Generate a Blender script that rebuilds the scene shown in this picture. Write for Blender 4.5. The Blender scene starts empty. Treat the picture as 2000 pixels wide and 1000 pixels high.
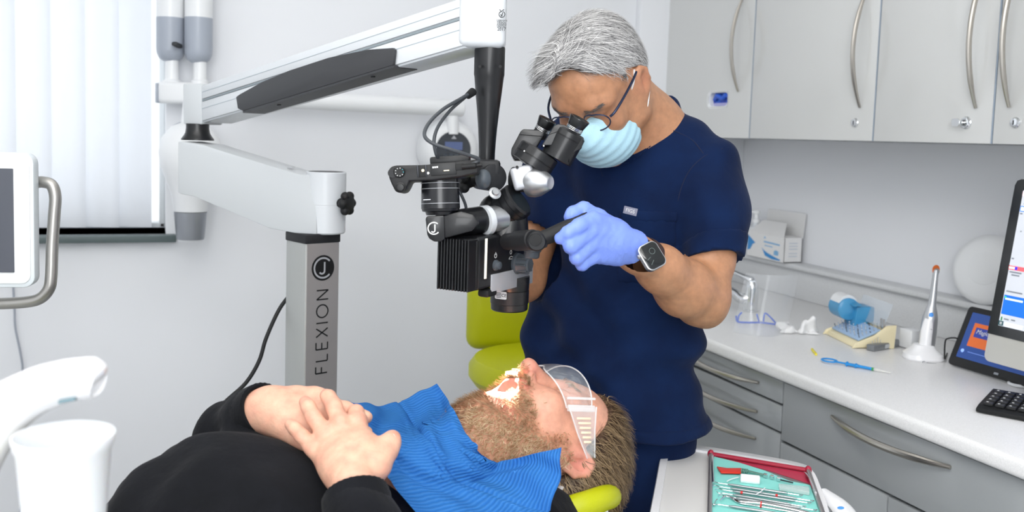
import bpy, bmesh, math, random
import numpy as np
from math import sin, cos, tan, atan, atan2, radians, pi, sqrt
from mathutils import Vector, Matrix, Quaternion
random.seed(7); rng = np.random.default_rng(7)
SC = bpy.context.scene; COL = SC.collection

# ------------------------------------------------------------------ camera
F = 1850.0; PPX, PPY = 1000.0, 423.0
YAW, PIT, ROL = radians(20.8), atan(157/1850.0), radians(1.83)
CAM = np.array([0, 0, 1.42])
FW = np.array([sin(YAW)*cos(PIT), cos(YAW)*cos(PIT), -sin(PIT)])
_r0 = np.array([cos(YAW), -sin(YAW), 0]); _u0 = np.cross(_r0, FW)
RT = cos(ROL)*_r0 + sin(ROL)*_u0; UP = cos(ROL)*_u0 - sin(ROL)*_r0
cd = bpy.data.cameras.new('camera'); cam = bpy.data.objects.new('camera', cd); COL.objects.link(cam)
cd.sensor_width = 36; cd.lens = 36*F/2000; cd.shift_y = -(500-PPY)/2000; cd.clip_start = .05
cam.matrix_world = Matrix(((RT[0], UP[0], -FW[0], CAM[0]), (RT[1], UP[1], -FW[1], CAM[1]), (RT[2], UP[2], -FW[2], CAM[2]), (0, 0, 0, 1)))
SC.camera = cam
cd.dof.use_dof = True; cd.dof.focus_distance = 1.55; cd.dof.aperture_fstop = 5.6

# ------------------------------------------------------------------ light and exposure
vs = SC.view_settings; vs.view_transform = 'Standard'; vs.look = 'None'; vs.gamma = 1; vs.use_curve_mapping = False
vs.exposure = 0.15
wd = bpy.data.worlds.new('daylight'); SC.world = wd; wd.use_nodes = True
wd.node_tree.nodes['Background'].inputs[0].default_value = (.93, .97, 1, 1); wd.node_tree.nodes['Background'].inputs[1].default_value = 1.2
def area(name, loc, aim, sx, sy, power, colr=(1, 1, 1)):
    l = bpy.data.lights.new(name, 'AREA'); l.shape = 'RECTANGLE'; l.size = sx; l.size_y = sy; l.energy = power; l.color = colr
    o = bpy.data.objects.new(name, l); COL.objects.link(o); o.location = loc
    o.rotation_euler = (Vector(aim)-Vector(loc)).to_track_quat('-Z', 'Y').to_euler(); return o
area('ceiling_light_front', (-.35, .45, 2.54), (-.35, .45, 0), 1.8, 1.8, 24, (1, .985, .965))
area('ceiling_light_centre', (.45, 1.95, 2.54), (.45, 1.95, 0), 1.6, 1.2, 5.5, (1, .985, .97))
area('ceiling_fill_right', (.10, -.45, 2.54), (.9, .5, .3), 1.2, .8, 23, (1, .985, .97))  # unseen fill behind the camera, shifted there to brighten the right wall
area('window_daylight', (-.75, 3.36, 1.75), (-.75, 2.4, 1.72), 1.5, 1.25, 4.8, (.98, .99, 1))
area('rear_fill_light', (-.20, -1.24, 1.70), (.5, 2, 1.40), 1.8, 1.2, 48, (.97, .985, 1))  # added fill from behind the camera; its window is made up

# ------------------------------------------------------------------ helpers
def U(x, y, d): return CAM + (FW + RT*(x-PPX)/F - UP*(y-PPY)/F)*d          # photo pixel + distance -> point
def ON(x, y, ax, v):                                                        # photo pixel on the plane axis = v
    r = FW + RT*(x-PPX)/F - UP*(y-PPY)/F; return CAM + r*((v-CAM[ax])/r[ax])
def PX(d): return d/F                                                       # metres per pixel at distance d
def V(p): return Vector((float(p[0]), float(p[1]), float(p[2])))
def nrm(v): v = np.asarray(v, float); return v/np.linalg.norm(v)
def lin(c): return c/12.92 if c <= .04045 else ((c+.055)/1.055)**2.4
def hexc(h): return tuple(lin(int(h[i:i+2], 16)/255) for i in (0, 2, 4))
MATS = {}
def mat(name, h, rough=.5, metal=0, noise=0, nscale=40, bump=0, bscale=200, emit=0, alpha=1, trans=0, coat=0, sss=0, spec=.5, ior=1.45, h2=None, emith=None):
    if name in MATS: return MATS[name]
    m = bpy.data.materials.new(name); m.use_nodes = True; nt = m.node_tree; b = nt.nodes['Principled BSDF']
    c = hexc(h); b.inputs['Base Color'].default_value = (*c, 1); b.inputs['Roughness'].default_value = rough; b.inputs['Metallic'].default_value = metal
    b.inputs['IOR'].default_value = ior; b.inputs['Specular IOR Level'].default_value = spec
    if trans: b.inputs['Transmission Weight'].default_value = trans
    if alpha < 1: b.inputs['Alpha'].default_value = alpha
    if coat: b.inputs['Coat Weight'].default_value = coat; b.inputs['Coat Roughness'].default_value = .08
    if sss: b.inputs['Subsurface Weight'].default_value = sss; b.inputs['Subsurface Radius'].default_value = (.012, .005, .003); b.inputs['Subsurface Scale'].default_value = 1
    if emit: b.inputs['Emission Color'].default_value = (*(hexc(emith) if emith else c), 1); b.inputs['Emission Strength'].default_value = emit
    tc = nt.nodes.new('ShaderNodeTexCoord')
    if noise or h2:
        n = nt.nodes.new('ShaderNodeTexNoise'); n.inputs['Scale'].default_value = nscale; n.inputs['Detail'].default_value = 4
        nt.links.new(tc.outputs['Object'], n.inputs['Vector'])
        r = nt.nodes.new('ShaderNodeValToRGB'); r.color_ramp.elements[0].position = .35; r.color_ramp.elements[1].position = .65
        c2 = hexc(h2) if h2 else tuple(max(0, x*(1-noise)) for x in c)
        r.color_ramp.elements[0].color = (*c2, 1); r.color_ramp.elements[1].color = (*c, 1)
        nt.links.new(n.outputs['Fac'], r.inputs['Fac']); nt.links.new(r.outputs['Color'], b.inputs['Base Color'])
    if bump:
        n = nt.nodes.new('ShaderNodeTexNoise'); n.inputs['Scale'].default_value = bscale; n.inputs['Detail'].default_value = 3
        nt.links.new(tc.outputs['Object'], n.inputs['Vector'])
        bp = nt.nodes.new('ShaderNodeBump'); bp.inputs['Strength'].default_value = bump; bp.inputs['Distance'].default_value = .002
        nt.links.new(n.outputs['Fac'], bp.inputs['Height']); nt.links.new(bp.outputs['Normal'], b.inputs['Normal'])
    MATS[name] = m; return m
ORG = {}
def thing(name, label, cat, base, group=None, kind=None):
    o = bpy.data.objects.new(name, None); COL.objects.link(o); o.location = V(base); o.empty_display_size = .05
    o['label'] = label; o['category'] = cat
    if group: o['group'] = group
    if kind: o['kind'] = kind
    ORG[o.name] = V(base); return o
def obj(name, bm, m, parent=None, smooth=35, label=None, cat=None, group=None, kind=None, base=None):
    """one mesh object; bm in world coordinates (or (verts, faces))"""
    if isinstance(bm, tuple):
        me = bpy.data.meshes.new(name); me.from_pydata([tuple(v) for v in bm[0]], [], [tuple(f) for f in bm[1]])
    else:
        me = bpy.data.meshes.new(name); bm.normal_update(); bm.to_mesh(me); bm.free()
    if parent is not None: org = ORG[parent.name]
    else:
        org = V(base) if base is not None else Vector((0, 0, 0))
        if base is None and len(me.vertices):
            a = np.empty(len(me.vertices)*3); me.vertices.foreach_get('co', a); a = a.reshape(-1, 3); c = (a.min(0)+a.max(0))/2; org = V((c[0], c[1], a[:, 2].min()))
    me.transform(Matrix.Translation(-org)); me.update()
    if smooth:
        me.polygons.foreach_set('use_smooth', [True]*len(me.polygons))
        if smooth < 170: me.set_sharp_from_angle(angle=radians(smooth))
    o = bpy.data.objects.new(name, me); COL.objects.link(o)
    for x in (m if isinstance(m, (list, tuple)) else [m]): me.materials.append(x)
    if parent is not None: o.parent = parent
    else: o.location = org
    ORG[o.name] = org
    if label: o['label'] = label
    if cat: o['category'] = cat
    if group: o['group'] = group
    if kind: o['kind'] = kind
    return o
def tobm(vs, fs):
    bm = bmesh.new(); vv = [bm.verts.new(tuple(float(c) for c in v)) for v in vs]
    for f in fs:
        try: bm.faces.new([vv[i] for i in f])
        except ValueError: pass
    return bm
def merge(*bms):
    o = bmesh.new()
    for b in bms:
        me = bpy.data.meshes.new('t'); b.to_mesh(me); b.free(); o.from_mesh(me); bpy.data.meshes.remove(me)
    return o
I3 = np.eye(3)
def axes(x, y=None, z=None):
    """3x3 with columns; give a main x axis and approximate y"""
    x = nrm(x); y = np.asarray(y, float); z = nrm(np.cross(x, y)); y = np.cross(z, x); return np.array([x, y, z]).T
CR = np.array([RT, UP, -FW]).T          # camera-facing axes: right, up, towards camera
def rbox(c, s, R=I3, bev=.003, seg=2):
    bm = bmesh.new(); bmesh.ops.create_cube(bm, size=1)
    bmesh.ops.scale(bm, vec=Vector(s), verts=bm.verts)
    if bev > 0: bmesh.ops.bevel(bm, geom=bm.edges[:], offset=min(bev, min(s)*.49), segments=seg, profile=.5, affect='EDGES')
    M = Matrix(tuple(tuple(float(a) for a in r) for r in R)).to_4x4(); M.translation = V(c)
    bmesh.ops.transform(bm, matrix=M, verts=bm.verts); return bm
def ab(x0, x1, y0, y1, z0, z1, bev=.002, seg=2): return rbox(((x0+x1)/2, (y0+y1)/2, (z0+z1)/2), (abs(x1-x0), abs(y1-y0), abs(z1-z0)), I3, bev, seg)
def frame(d, hint=None):
    d = nrm(d); h = np.array([0, 0, 1.]) if hint is None else nrm(hint)
    if abs(d@h) > .98: h = np.array([1., 0, 0])
    a = nrm(np.cross(h, d)); return a, np.cross(d, a), d
def lathe(p0, d, prof, n=32, hint=None, sq=(1, 1), cap=True):
    """profile [(t, r)] along the axis d from p0"""
    a, b, d = frame(d, hint); vs, fs = [], []; p0 = np.asarray(p0, float)
    for t, r in prof:
        for k in range(n):
            th = 2*pi*k/n; vs.append(p0+d*t+(a*cos(th)*sq[0]+b*sin(th)*sq[1])*max(r, 1e-5))
    m = len(prof)
    for i in range(m-1):
        for k in range(n): fs.append((i*n+k, i*n+(k+1) % n, (i+1)*n+(k+1) % n, (i+1)*n+k))
    if cap: fs.append(tuple(range(n))[::-1]); fs.append(tuple(range((m-1)*n, m*n)))
    return tobm(vs, fs)
def cyl(p0, p1, r0, r1=None, n=28, ch=.0):
    p0, p1 = np.asarray(p0, float), np.asarray(p1, float); L = np.linalg.norm(p1-p0); r1 = r0 if r1 is None else r1
    pr = [(0, r0), (L, r1)] if ch <= 0 else [(0, r0-ch), (ch*.3, r0-ch*.3), (ch, r0), (L-ch, r1), (L-ch*.3, r1-ch*.3), (L, r1-ch)]
    return lathe(p0, p1-p0, pr, n)
def cr(pts, n=8, closed=False):
    P = [np.asarray(p, float) for p in pts]; out = []; m = len(P)
    for i in range(m if closed else m-1):
        if closed: a, b, c, d = P[i-1], P[i], P[(i+1) % m], P[(i+2) % m]
        else: b, c = P[i], P[i+1]; a = P[i-1] if i else 2*b-c; d = P[i+2] if i+2 < m else 2*c-b
        for k in range(n):
            t = k/n; out.append(.5*((2*b)+(c-a)*t+(2*a-5*b+4*c-d)*t*t+(3*b-a-3*c+d)*t**3))
    if not closed: out.append(P[-1])
    return out
def tube(pts, r, n=10, closed=False, sq=(1, 1), hint=None, cap=True):
    P = np.array([np.asarray(p, float) for p in pts]); m = len(P); vs, fs = [], []
    R = list(r) if hasattr(r, '__len__') else [r]*m
    if len(R) != m: R = list(np.interp(np.linspace(0, 1, m), np.linspace(0, 1, len(R)), R))
    T = np.roll(P, -1, 0)-np.roll(P, 1, 0) if closed else np.gradient(P, axis=0)
    a, b, d = frame(T[0], hint)
    for i in range(m):
        d2 = nrm(T[i]); a = nrm(a-d2*(a@d2)); b = np.cross(d2, a)
        for k in range(n): th = 2*pi*k/n; vs.append(P[i]+(a*cos(th)*sq[0]+b*sin(th)*sq[1])*R[i])
    for i in range(m if closed else m-1):
        j = (i+1) % m
        for k in range(n): fs.append((i*n+k, i*n+(k+1) % n, j*n+(k+1) % n, j*n+k))
    if not closed and cap: fs.append(tuple(range(n))[::-1]); fs.append(tuple(range((m-1)*n, m*n)))
    return tobm(vs, fs)
def prism(poly, vec, bev=0, seg=2):
    """poly: list of world points (planar), extruded by vec"""
    n = len(poly); vec = np.asarray(vec, float); vs = [np.asarray(p, float) for p in poly]; vs = vs+[p+vec for p in vs]
    fs = [tuple(range(n))[::-1], tuple(range(n, 2*n))]+[(i, (i+1) % n, n+(i+1) % n, n+i) for i in range(n)]
    bm = tobm(vs, fs); bmesh.ops.recalc_face_normals(bm, faces=bm.faces)
    if bev > 0: bmesh.ops.bevel(bm, geom=bm.edges[:], offset=bev, segments=seg, profile=.5, affect='EDGES', clamp_overlap=True)
    return bm
def ell(c, r, R=I3, nu=28, nv=16):
    bm = bmesh.new(); bmesh.ops.create_uvsphere(bm, u_segments=nu, v_segments=nv, radius=1)
    R = np.asarray(R); M = Matrix(tuple(tuple(float(R[i][j]*r[j]) for j in range(3)) for i in range(3))).to_4x4(); M.translation = V(c)
    bmesh.ops.transform(bm, matrix=M, verts=bm.verts); return bm
def rrect(w, h, r, n=5):
    """rounded rectangle outline, centred, list of (x, y)"""
    o = []
    for cx, cy, a0 in ((w/2-r, h/2-r, 0), (-w/2+r, h/2-r, 90), (-w/2+r, -h/2+r, 180), (w/2-r, -h/2+r, 270)):
        for k in range(n+1): a = radians(a0+90*k/n); o.append((cx+r*cos(a), cy+r*sin(a)))
    return o
def plate(c, R, w, h, t, r, bev=0):
    """rounded slab: w along R x, h along R y, thickness t along R z (centred)"""
    R = np.asarray(R); c = np.asarray(c, float)
    return prism([c+R[:, 0]*x+R[:, 1]*y-R[:, 2]*t/2 for x, y in rrect(w, h, r)], R[:, 2]*t, bev)
def ring(c, d, R, r, n=40, m=10): 
    a, b, d = frame(d); return tube([np.asarray(c)+(a*cos(2*pi*k/n)+b*sin(2*pi*k/n))*R for k in range(n)], r, m, closed=True)
def text(s, c, R, size, th=.0004, align='CENTER', shear=0, spacing=1):
    cu = bpy.data.curves.new('t', 'FONT'); cu.body = s; cu.size = size; cu.extrude = th; cu.align_x = align; cu.align_y = 'CENTER'; cu.resolution_u = 3; cu.shear = shear; cu.space_character = spacing
    o = bpy.data.objects.new('t', cu); COL.objects.link(o); dg = bpy.context.evaluated_depsgraph_get()
    me = bpy.data.meshes.new_from_object(o.evaluated_get(dg)); bpy.data.objects.remove(o); bpy.data.curves.remove(cu)
    bm = bmesh.new(); bm.from_mesh(me); bpy.data.meshes.remove(me)
    R = np.asarray(R); M = Matrix(tuple(tuple(float(a) for a in r) for r in R)).to_4x4(); M.translation = V(c)
    bmesh.ops.transform(bm, matrix=M, verts=bm.verts); return bm
def strokes(lines, c, R, w, th=.0006):
    """flat lettering from polylines in the local x, y plane of R"""
    R = np.asarray(R); c = np.asarray(c, float); bs = []
    for L in lines:
        P = [np.array(p, float) for p in L]; vs = []; n = len(P)
        for i, p in enumerate(P):
            t = P[min(i+1, n-1)]-P[max(i-1, 0)]; t = t/np.linalg.norm(t); q = np.array([-t[1], t[0]])*w/2
            for s in (1, -1): a = p+q*s; vs.append(c+R[:, 0]*a[0]+R[:, 1]*a[1]); vs.append(c+R[:, 0]*a[0]+R[:, 1]*a[1]+R[:, 2]*th)
        fs = []
        for i in range(n-1):
            a = 4*i; b = a+4; fs += [(a+1, a+3, b+3, b+1), (a, b, b+2, a+2), (a, a+1, b+1, b), (a+2, b+2, b+3, a+3)]
        fs += [(0, 2, 3, 1), (4*n-4, 4*n-3, 4*n-1, 4*n-2)]
        bs.append(tobm(vs, fs))
    return merge(*bs)
def arc(cx, cy, r, a0, a1, n=20): return [(cx+r*cos(radians(a0+(a1-a0)*k/n)), cy+r*sin(radians(a0+(a1-a0)*k/n))) for k in range(n+1)]
def dup(o, off, label=None, parent=None, R=None):
    """copy a thing with its parts; off = translation"""
    c = o.copy(); COL.objects.link(c); ORG[c.name] = ORG[o.name]+V(off) if parent is None else ORG[o.name]
    if parent is not None: c.parent = parent
    else: c.location = o.location+V(off)
    if label: c['label'] = label
    for ch in o.children: dup(ch, (0, 0, 0), None, c)
    return c
def snets(fn, lo, hi, h, f=None):
    """surface of fn(x, y, z) < 0 on a grid (naive surface nets)"""
    lo = np.asarray(lo, float); hi = np.asarray(hi, float); N = np.maximum(np.ceil((hi-lo)/h).astype(int)+1, 4) if f is None else np.array(f.shape)
    ax = [(lo[i]+np.arange(N[i])*h).astype(np.float32) for i in range(3)]
    if f is None: f = fn(*np.meshgrid(*ax, indexing='ij')).astype(np.float32)
    s = f < 0
    nx, ny, nz = N-1; cs = [(i, j, k) for i in (0, 1) for j in (0, 1) for k in (0, 1)]
    sub = lambda A, c: A[c[0]:c[0]+nx, c[1]:c[1]+ny, c[2]:c[2]+nz]
    cnt = sum(sub(s, c).astype(np.int8) for c in cs); act = (cnt > 0) & (cnt < 8); ids = np.full(act.shape, -1, np.int64); idx = np.argwhere(act); ids[act] = np.arange(len(idx))
    S = np.zeros((len(idx), 3)); W = np.zeros(len(idx)); g = lambda c: f[idx[:, 0]+c[0], idx[:, 1]+c[1], idx[:, 2]+c[2]]
    for i, a in enumerate(cs):
        for b in cs[i+1:]:
            if sum(abs(a[q]-b[q]) for q in range(3)) != 1: continue
            fa, fb = g(a), g(b); m = (fa < 0) != (fb < 0); t = np.where(m, fa/np.where(m, fa-fb, 1), 0)
            P = np.array(a)[None]+t[:, None]*(np.array(b)-np.array(a))[None]; S += P*m[:, None]; W += m
    vs = lo+(idx+S/W[:, None])*h; fs = []
    for q in range(3):
        u, v = (q+1) % 3, (q+2) % 3; sl0 = [slice(None)]*3; sl1 = [slice(None)]*3; sl0[q] = slice(0, -1); sl1[q] = slice(1, None)
        A, B = s[tuple(sl0)], s[tuple(sl1)]; e = np.argwhere(A != B)
        e = e[(e[:, u] > 0) & (e[:, v] > 0) & (e[:, u] < N[u]-1) & (e[:, v] < N[v]-1)]
        d = np.zeros(3, int); du = d.copy(); du[u] = 1; dv = d.copy(); dv[v] = 1
        G = lambda o: ids[tuple((e-o).T)]
        Q = np.stack([G(du+dv), G(dv), G(d), G(du)], 1); fl = ~A[tuple(e.T)]; Q[fl] = Q[fl][:, ::-1]; fs.append(Q)
    return vs, np.concatenate(fs)
def smooth_mesh(vs, fs, it=2, lam=.5):
    n = len(vs); E = np.concatenate([fs[:, [0, 1]], fs[:, [1, 2]], fs[:, [2, 3]], fs[:, [3, 0]]]); E = np.concatenate([E, E[:, ::-1]])
    deg = np.bincount(E[:, 0], minlength=n)[:, None]
    for _ in range(it):
        A = np.zeros_like(vs); 
        for k in range(3): A[:, k] = np.bincount(E[:, 0], weights=vs[E[:, 1], k], minlength=n)
        vs = vs+lam*(A/np.maximum(deg, 1)-vs)
    return vs
class Q:
    """distance fields in numpy"""
    @staticmethod
    def cap(a, b, ra, rb=None):
        a, b = np.asarray(a, np.float32), np.asarray(b, np.float32); rb = ra if rb is None else rb; ba = b-a; L = float(ba@ba)+1e-12
        def f(x, y, z):
            px, py, pz = x-a[0], y-a[1], z-a[2]; t = np.clip((px*ba[0]+py*ba[1]+pz*ba[2])/L, 0, 1)
            return np.sqrt((px-ba[0]*t)**2+(py-ba[1]*t)**2+(pz-ba[2]*t)**2)-(ra+(rb-ra)*t)
        return f
    @staticmethod
    def ell(c, r, R=I3):
        c = np.asarray(c, np.float32); R = np.asarray(R, np.float32); r = np.asarray(r, np.float32)
        def f(x, y, z):
            px, py, pz = x-c[0], y-c[1], z-c[2]; k0 = 0; k1 = 0
            for i in range(3):
                l = px*R[0, i]+py*R[1, i]+pz*R[2, i]; k0 = k0+(l/r[i])**2; k1 = k1+(l/r[i]**2)**2
            k0 = np.sqrt(k0); return k0*(k0-1)/np.maximum(np.sqrt(k1), 1e-6)
        return f
    @staticmethod
    def box(c, s, R=I3, rad=0):
        c = np.asarray(c, np.float32); R = np.asarray(R, np.float32)
        def f(x, y, z):
            px, py, pz = x-c[0], y-c[1], z-c[2]; o = 0; mx = None
            for i in range(3):
                l = np.abs(px*R[0, i]+py*R[1, i]+pz*R[2, i])-(s[i]/2-rad); o = o+np.maximum(l, 0)**2; mx = l if mx is None else np.maximum(mx, l)
            return np.sqrt(o)+np.minimum(mx, 0)-rad
        return f
    @staticmethod
    def plane(p, n):
        p, n = np.asarray(p, np.float32), nrm(n).astype(np.float32)
        return lambda x, y, z: (x-p[0])*n[0]+(y-p[1])*n[1]+(z-p[2])*n[2]
def smin(a, b, k): h = np.maximum(k-np.abs(a-b), 0)/k; return np.minimum(a, b)-h*h*k*.25
def smax(a, b, k): return -smin(-a, -b, k)
def un(*fs, k=.01):
    def f(x, y, z):
        o = fs[0](x, y, z)
        for g in fs[1:]: o = smin(o, g(x, y, z), k)
        return o
    return f
def cut(f, g, k=.005): return lambda x, y, z: smax(f(x, y, z), -g(x, y, z), k)
def isect(f, g, k=.003): return lambda x, y, z: smax(f(x, y, z), g(x, y, z), k)
def off(f, t): return lambda x, y, z: f(x, y, z)-t
def pb(*pts, pad=.03):
    P = np.array(pts); return P.min(0)-pad, P.max(0)+pad
def sdfobj(name, fn, lo, hi, h, m, parent=None, it=2, **kw):
    vs, fs = snets(fn, lo, hi, h); vs = smooth_mesh(vs, fs, it); return obj(name, (vs.tolist(), fs.tolist()), m, parent, smooth=180, **kw)
# shared materials
M_white = mat('white plastic', 'eceef0', .35); M_blackp = mat('black plastic', '17181a', .42); M_chrome = mat('chrome', 'd8dadc', .12, 1)
M_steel = mat('brushed steel', 'b9b4ac', .3, 1); M_alu = mat('aluminium', 'c4c6c9', .32, 1); M_lime = mat('lime upholstery', 'b3b800', .42, bump=.15, bscale=900)
M_dark = mat('dark recess', '3a3d40', .7); M_wp = mat('white paint', 'f2f3f5', .3); M_black = mat('black anodised', '131417', .38, coat=.15)
M_blackm = mat('black matte', '1b1c1f', .55); M_rub = mat('black rubber', '101113', .6); M_whiteprint = mat('white print', 'e8e8e8', .6)
# ================================================================== the room
XW, YB, XL, YR, ZC = 2.10, 3.10, -1.75, -1.3, 2.56
M_wall = mat('white wall paint', 'eef0f4', .6, bump=.04, bscale=300); M_floor = mat('grey vinyl floor', 'bfc0c0', .45, noise=.08, nscale=60)
M_ceil = mat('ceiling paint', 'f4f4f2', .8)
M_base = mat('mid grey gloss laminate', '9da1a3', .18, coat=.5); M_cab = mat('light grey gloss laminate', 'd4d5d4', .16, coat=.5); M_carc = mat('grey cabinet carcass', '9b9ea0', .5)
M_top = mat('speckled white worktop', 'f3f3f3', .3, noise=.12, nscale=520)
WX0, WX1, WZ0, WZ1 = -1.55, .035, 1.085, 2.3
obj('floor', ab(XL-.1, XW+.1, YR-.1, YB+.35, -.05, 0, 0), M_floor, kind='structure')
obj('ceiling', ab(XL-.1, XW+.1, YR-.1, YB+.35, ZC, ZC+.05, 0), M_ceil, kind='structure')
wb = [ab(XL, WX0, YB, YB+.3, 0, ZC, 0), ab(WX1, XW, YB, YB+.3, 0, ZC, 0), ab(WX0, WX1, YB, YB+.3, 0, WZ0, 0), ab(WX0, WX1, YB, YB+.3, WZ1, ZC, 0)]
obj('wall_back', merge(*wb), M_wall, kind='structure')
obj('wall_right', ab(XW, XW+.1, YR-.1, YB+.3, 0, ZC, 0), M_wall, kind='structure')
obj('wall_left', ab(XL-.1, XL, YR-.1, YB+.3, 0, ZC, 0), M_wall, kind='structure')
obj('wall_rear', ab(XL, XW, YR-.1, YR, 0, ZC, 0), M_wall, kind='structure')
obj('trim_1', ab(1.632, XW, YB-.035, YB, 0, ZC, .004), M_wall, kind='structure')      # boxed pipe casing in the corner
# window: frame, pane, sill
w = thing('window_1', 'white framed window behind the vertical blind', 'window', (WX0, YB, WZ0), kind='structure')
M_frame = mat('window frame plastic', 'dfe3e4', .4)
fr = []
for a, b, c, d in ((WX0, WX0+.06, WZ0, WZ1), (WX1-.018, WX1, WZ0, WZ1), (WX0, WX1, WZ0, WZ0+.016), (WX0, WX1, WZ1-.06, WZ1), (-.78, -.72, WZ0, WZ1)):
    fr.append(ab(a, b, YB+.2, YB+.26, c, d, .004))
obj('window_frame', merge(*fr), M_frame, w)
gl = mat('window glass', 'f2fbff', .02, alpha=.1)
for a, b in ((WX0+.06, -.78), (-.72, WX1-.018)): obj('pane', ab(a, b, YB+.226, YB+.232, WZ0+.016, WZ1-.06, 0), gl, w)
obj('window_sill', ab(WX0-.03, WX1+.03, YB-.045, YB+.2, WZ0-.022, WZ0, .004), mat('dark grey sill', '5d6a6b', .4), w)
# unseen window added in the rear wall to account for the frontal fill
w2 = thing('added_window', 'white framed window added unseen in the rear wall', 'window', (-.7, YR, 1.05), kind='structure')
obj('window_frame', merge(ab(-1.16, .76, YR, YR+.035, 1.02, 1.08, .004), ab(-1.16, .76, YR, YR+.035, 2.32, 2.38, .004), ab(-1.16, -1.1, YR, YR+.035, 1.02, 2.38, .004), ab(.7, .76, YR, YR+.035, 1.02, 2.38, .004)), M_frame, w2)
obj('pane', ab(-1.1, .7, YR+.004, YR+.008, 1.08, 2.32, 0), mat('added window pane', 'eef4fa', .2), w2)
# vertical blind
M_slat = bpy.data.materials.new('translucent blind fabric'); M_slat.use_nodes = True; nt = M_slat.node_tree; nt.nodes.clear()
o_ = nt.nodes.new('ShaderNodeOutputMaterial'); mx = nt.nodes.new('ShaderNodeMixShader'); d_ = nt.nodes.new('ShaderNodeBsdfDiffuse'); t_ = nt.nodes.new('ShaderNodeBsdfTranslucent')
d_.inputs[0].default_value = (.85, .86, .88, 1); t_.inputs[0].default_value = (.9, .92, .95, 1); mx.inputs[0].default_value = .45
nt.links.new(d_.outputs[0], mx.inputs[1]); nt.links.new(t_.outputs[0], mx.inputs[2]); nt.links.new(mx.outputs[0], o_.inputs[0])
bl = thing('vertical_blind', 'white vertical slat blind hanging in the window', 'blind', (-.75, YB+.09, WZ0+.012))
obj('head_rail', ab(WX0+.02, WX1-.01, YB+.06, YB+.11, WZ1-.05, WZ1-.01, .004), M_white, bl)
cx = -.055
for k in range(16):
    th = radians(20); hw = .052; yc = YB+.085
    vs, fs = [], []
    for j in range(7):
        t = j/6*2-1; x = cx+t*hw*cos(th); y = yc-t*hw*sin(th)-.006*(1-t*t)
        for z in (WZ0+.014, WZ1-.05): vs.append((x, y, z))
    for j in range(6): fs.append((2*j, 2*j+2, 2*j+3, 2*j+1))
    bm = tobm(vs, fs); r_ = bmesh.ops.solidify(bm, geom=bm.faces[:], thickness=.0008)
    obj('slat', bm, M_slat, bl); cx -= .094
# ------------------------------------------------------------------ wall cabinets along the right wall
XC, ZCB = 1.75, 1.437
edges = [3.09, 2.533, 1.984, 1.609, 1.18, .75]
M_seam = mat('aluminium edge strip', '9aa7b6', .3, .3)
def bow(p0, p1, out, sag, r, n=10):
    """slim curved bar handle from p0 to p1 bowing along out"""
    p0, p1 = np.asarray(p0, float), np.asarray(p1, float); out = nrm(out); P = []
    for k in range(21):
        t = k/20; P.append(p0+(p1-p0)*t+out*(sag*(1-(2*t-1)**2)+.004))
    R = [r*(.55+.45*min(1, min(k, 20-k)/4)) for k in range(21)]
    return tube(P, R, n)
def lock(parent, p, n, r, key=False):
    l = obj('lock', lathe(p, n, [(0, r*1.15), (.002, r*1.15), (.004, r), (.007, r*.9), (.0075, r*.6)], 20), M_chrome, parent)
    obj('keyhole', rbox(np.asarray(p)+np.asarray(n)*.0078, (.001, .0022, r*.9), I3, 0), M_dark, l)
    if key: obj('key', merge(plate(np.asarray(p)+np.asarray(n)*.02+np.array([0, .012, 0]), axes((0, 1, 0), (0, 0, 1)), .022, .018, .003, .006), cyl(np.asarray(p), np.asarray(p)+np.asarray(n)*.016, .003)), M_chrome, l)
cl = ['light grey wall cabinet at the far end with a blue glove slot in its door', 'light grey wall cabinet with one small round lock beside the glove cabinet',
      'light grey glossy wall cabinet with a key left in its lock', 'light grey wall cabinet with its handle on the left, above the computer', 'light grey wall cabinet nearest the camera']
hd = [dict(y=2.60, z0=1.585, z1=1.88), dict(y=2.035, z0=1.525, z1=1.83), dict(y=1.655, z0=1.517, z1=1.83), dict(y=1.565, z0=1.517, z1=1.83), dict(y=.80, z0=1.517, z1=1.83)]
lk = [None, (2.052, 1.485), (1.682, 1.484), (1.548, 1.484), None]
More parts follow.
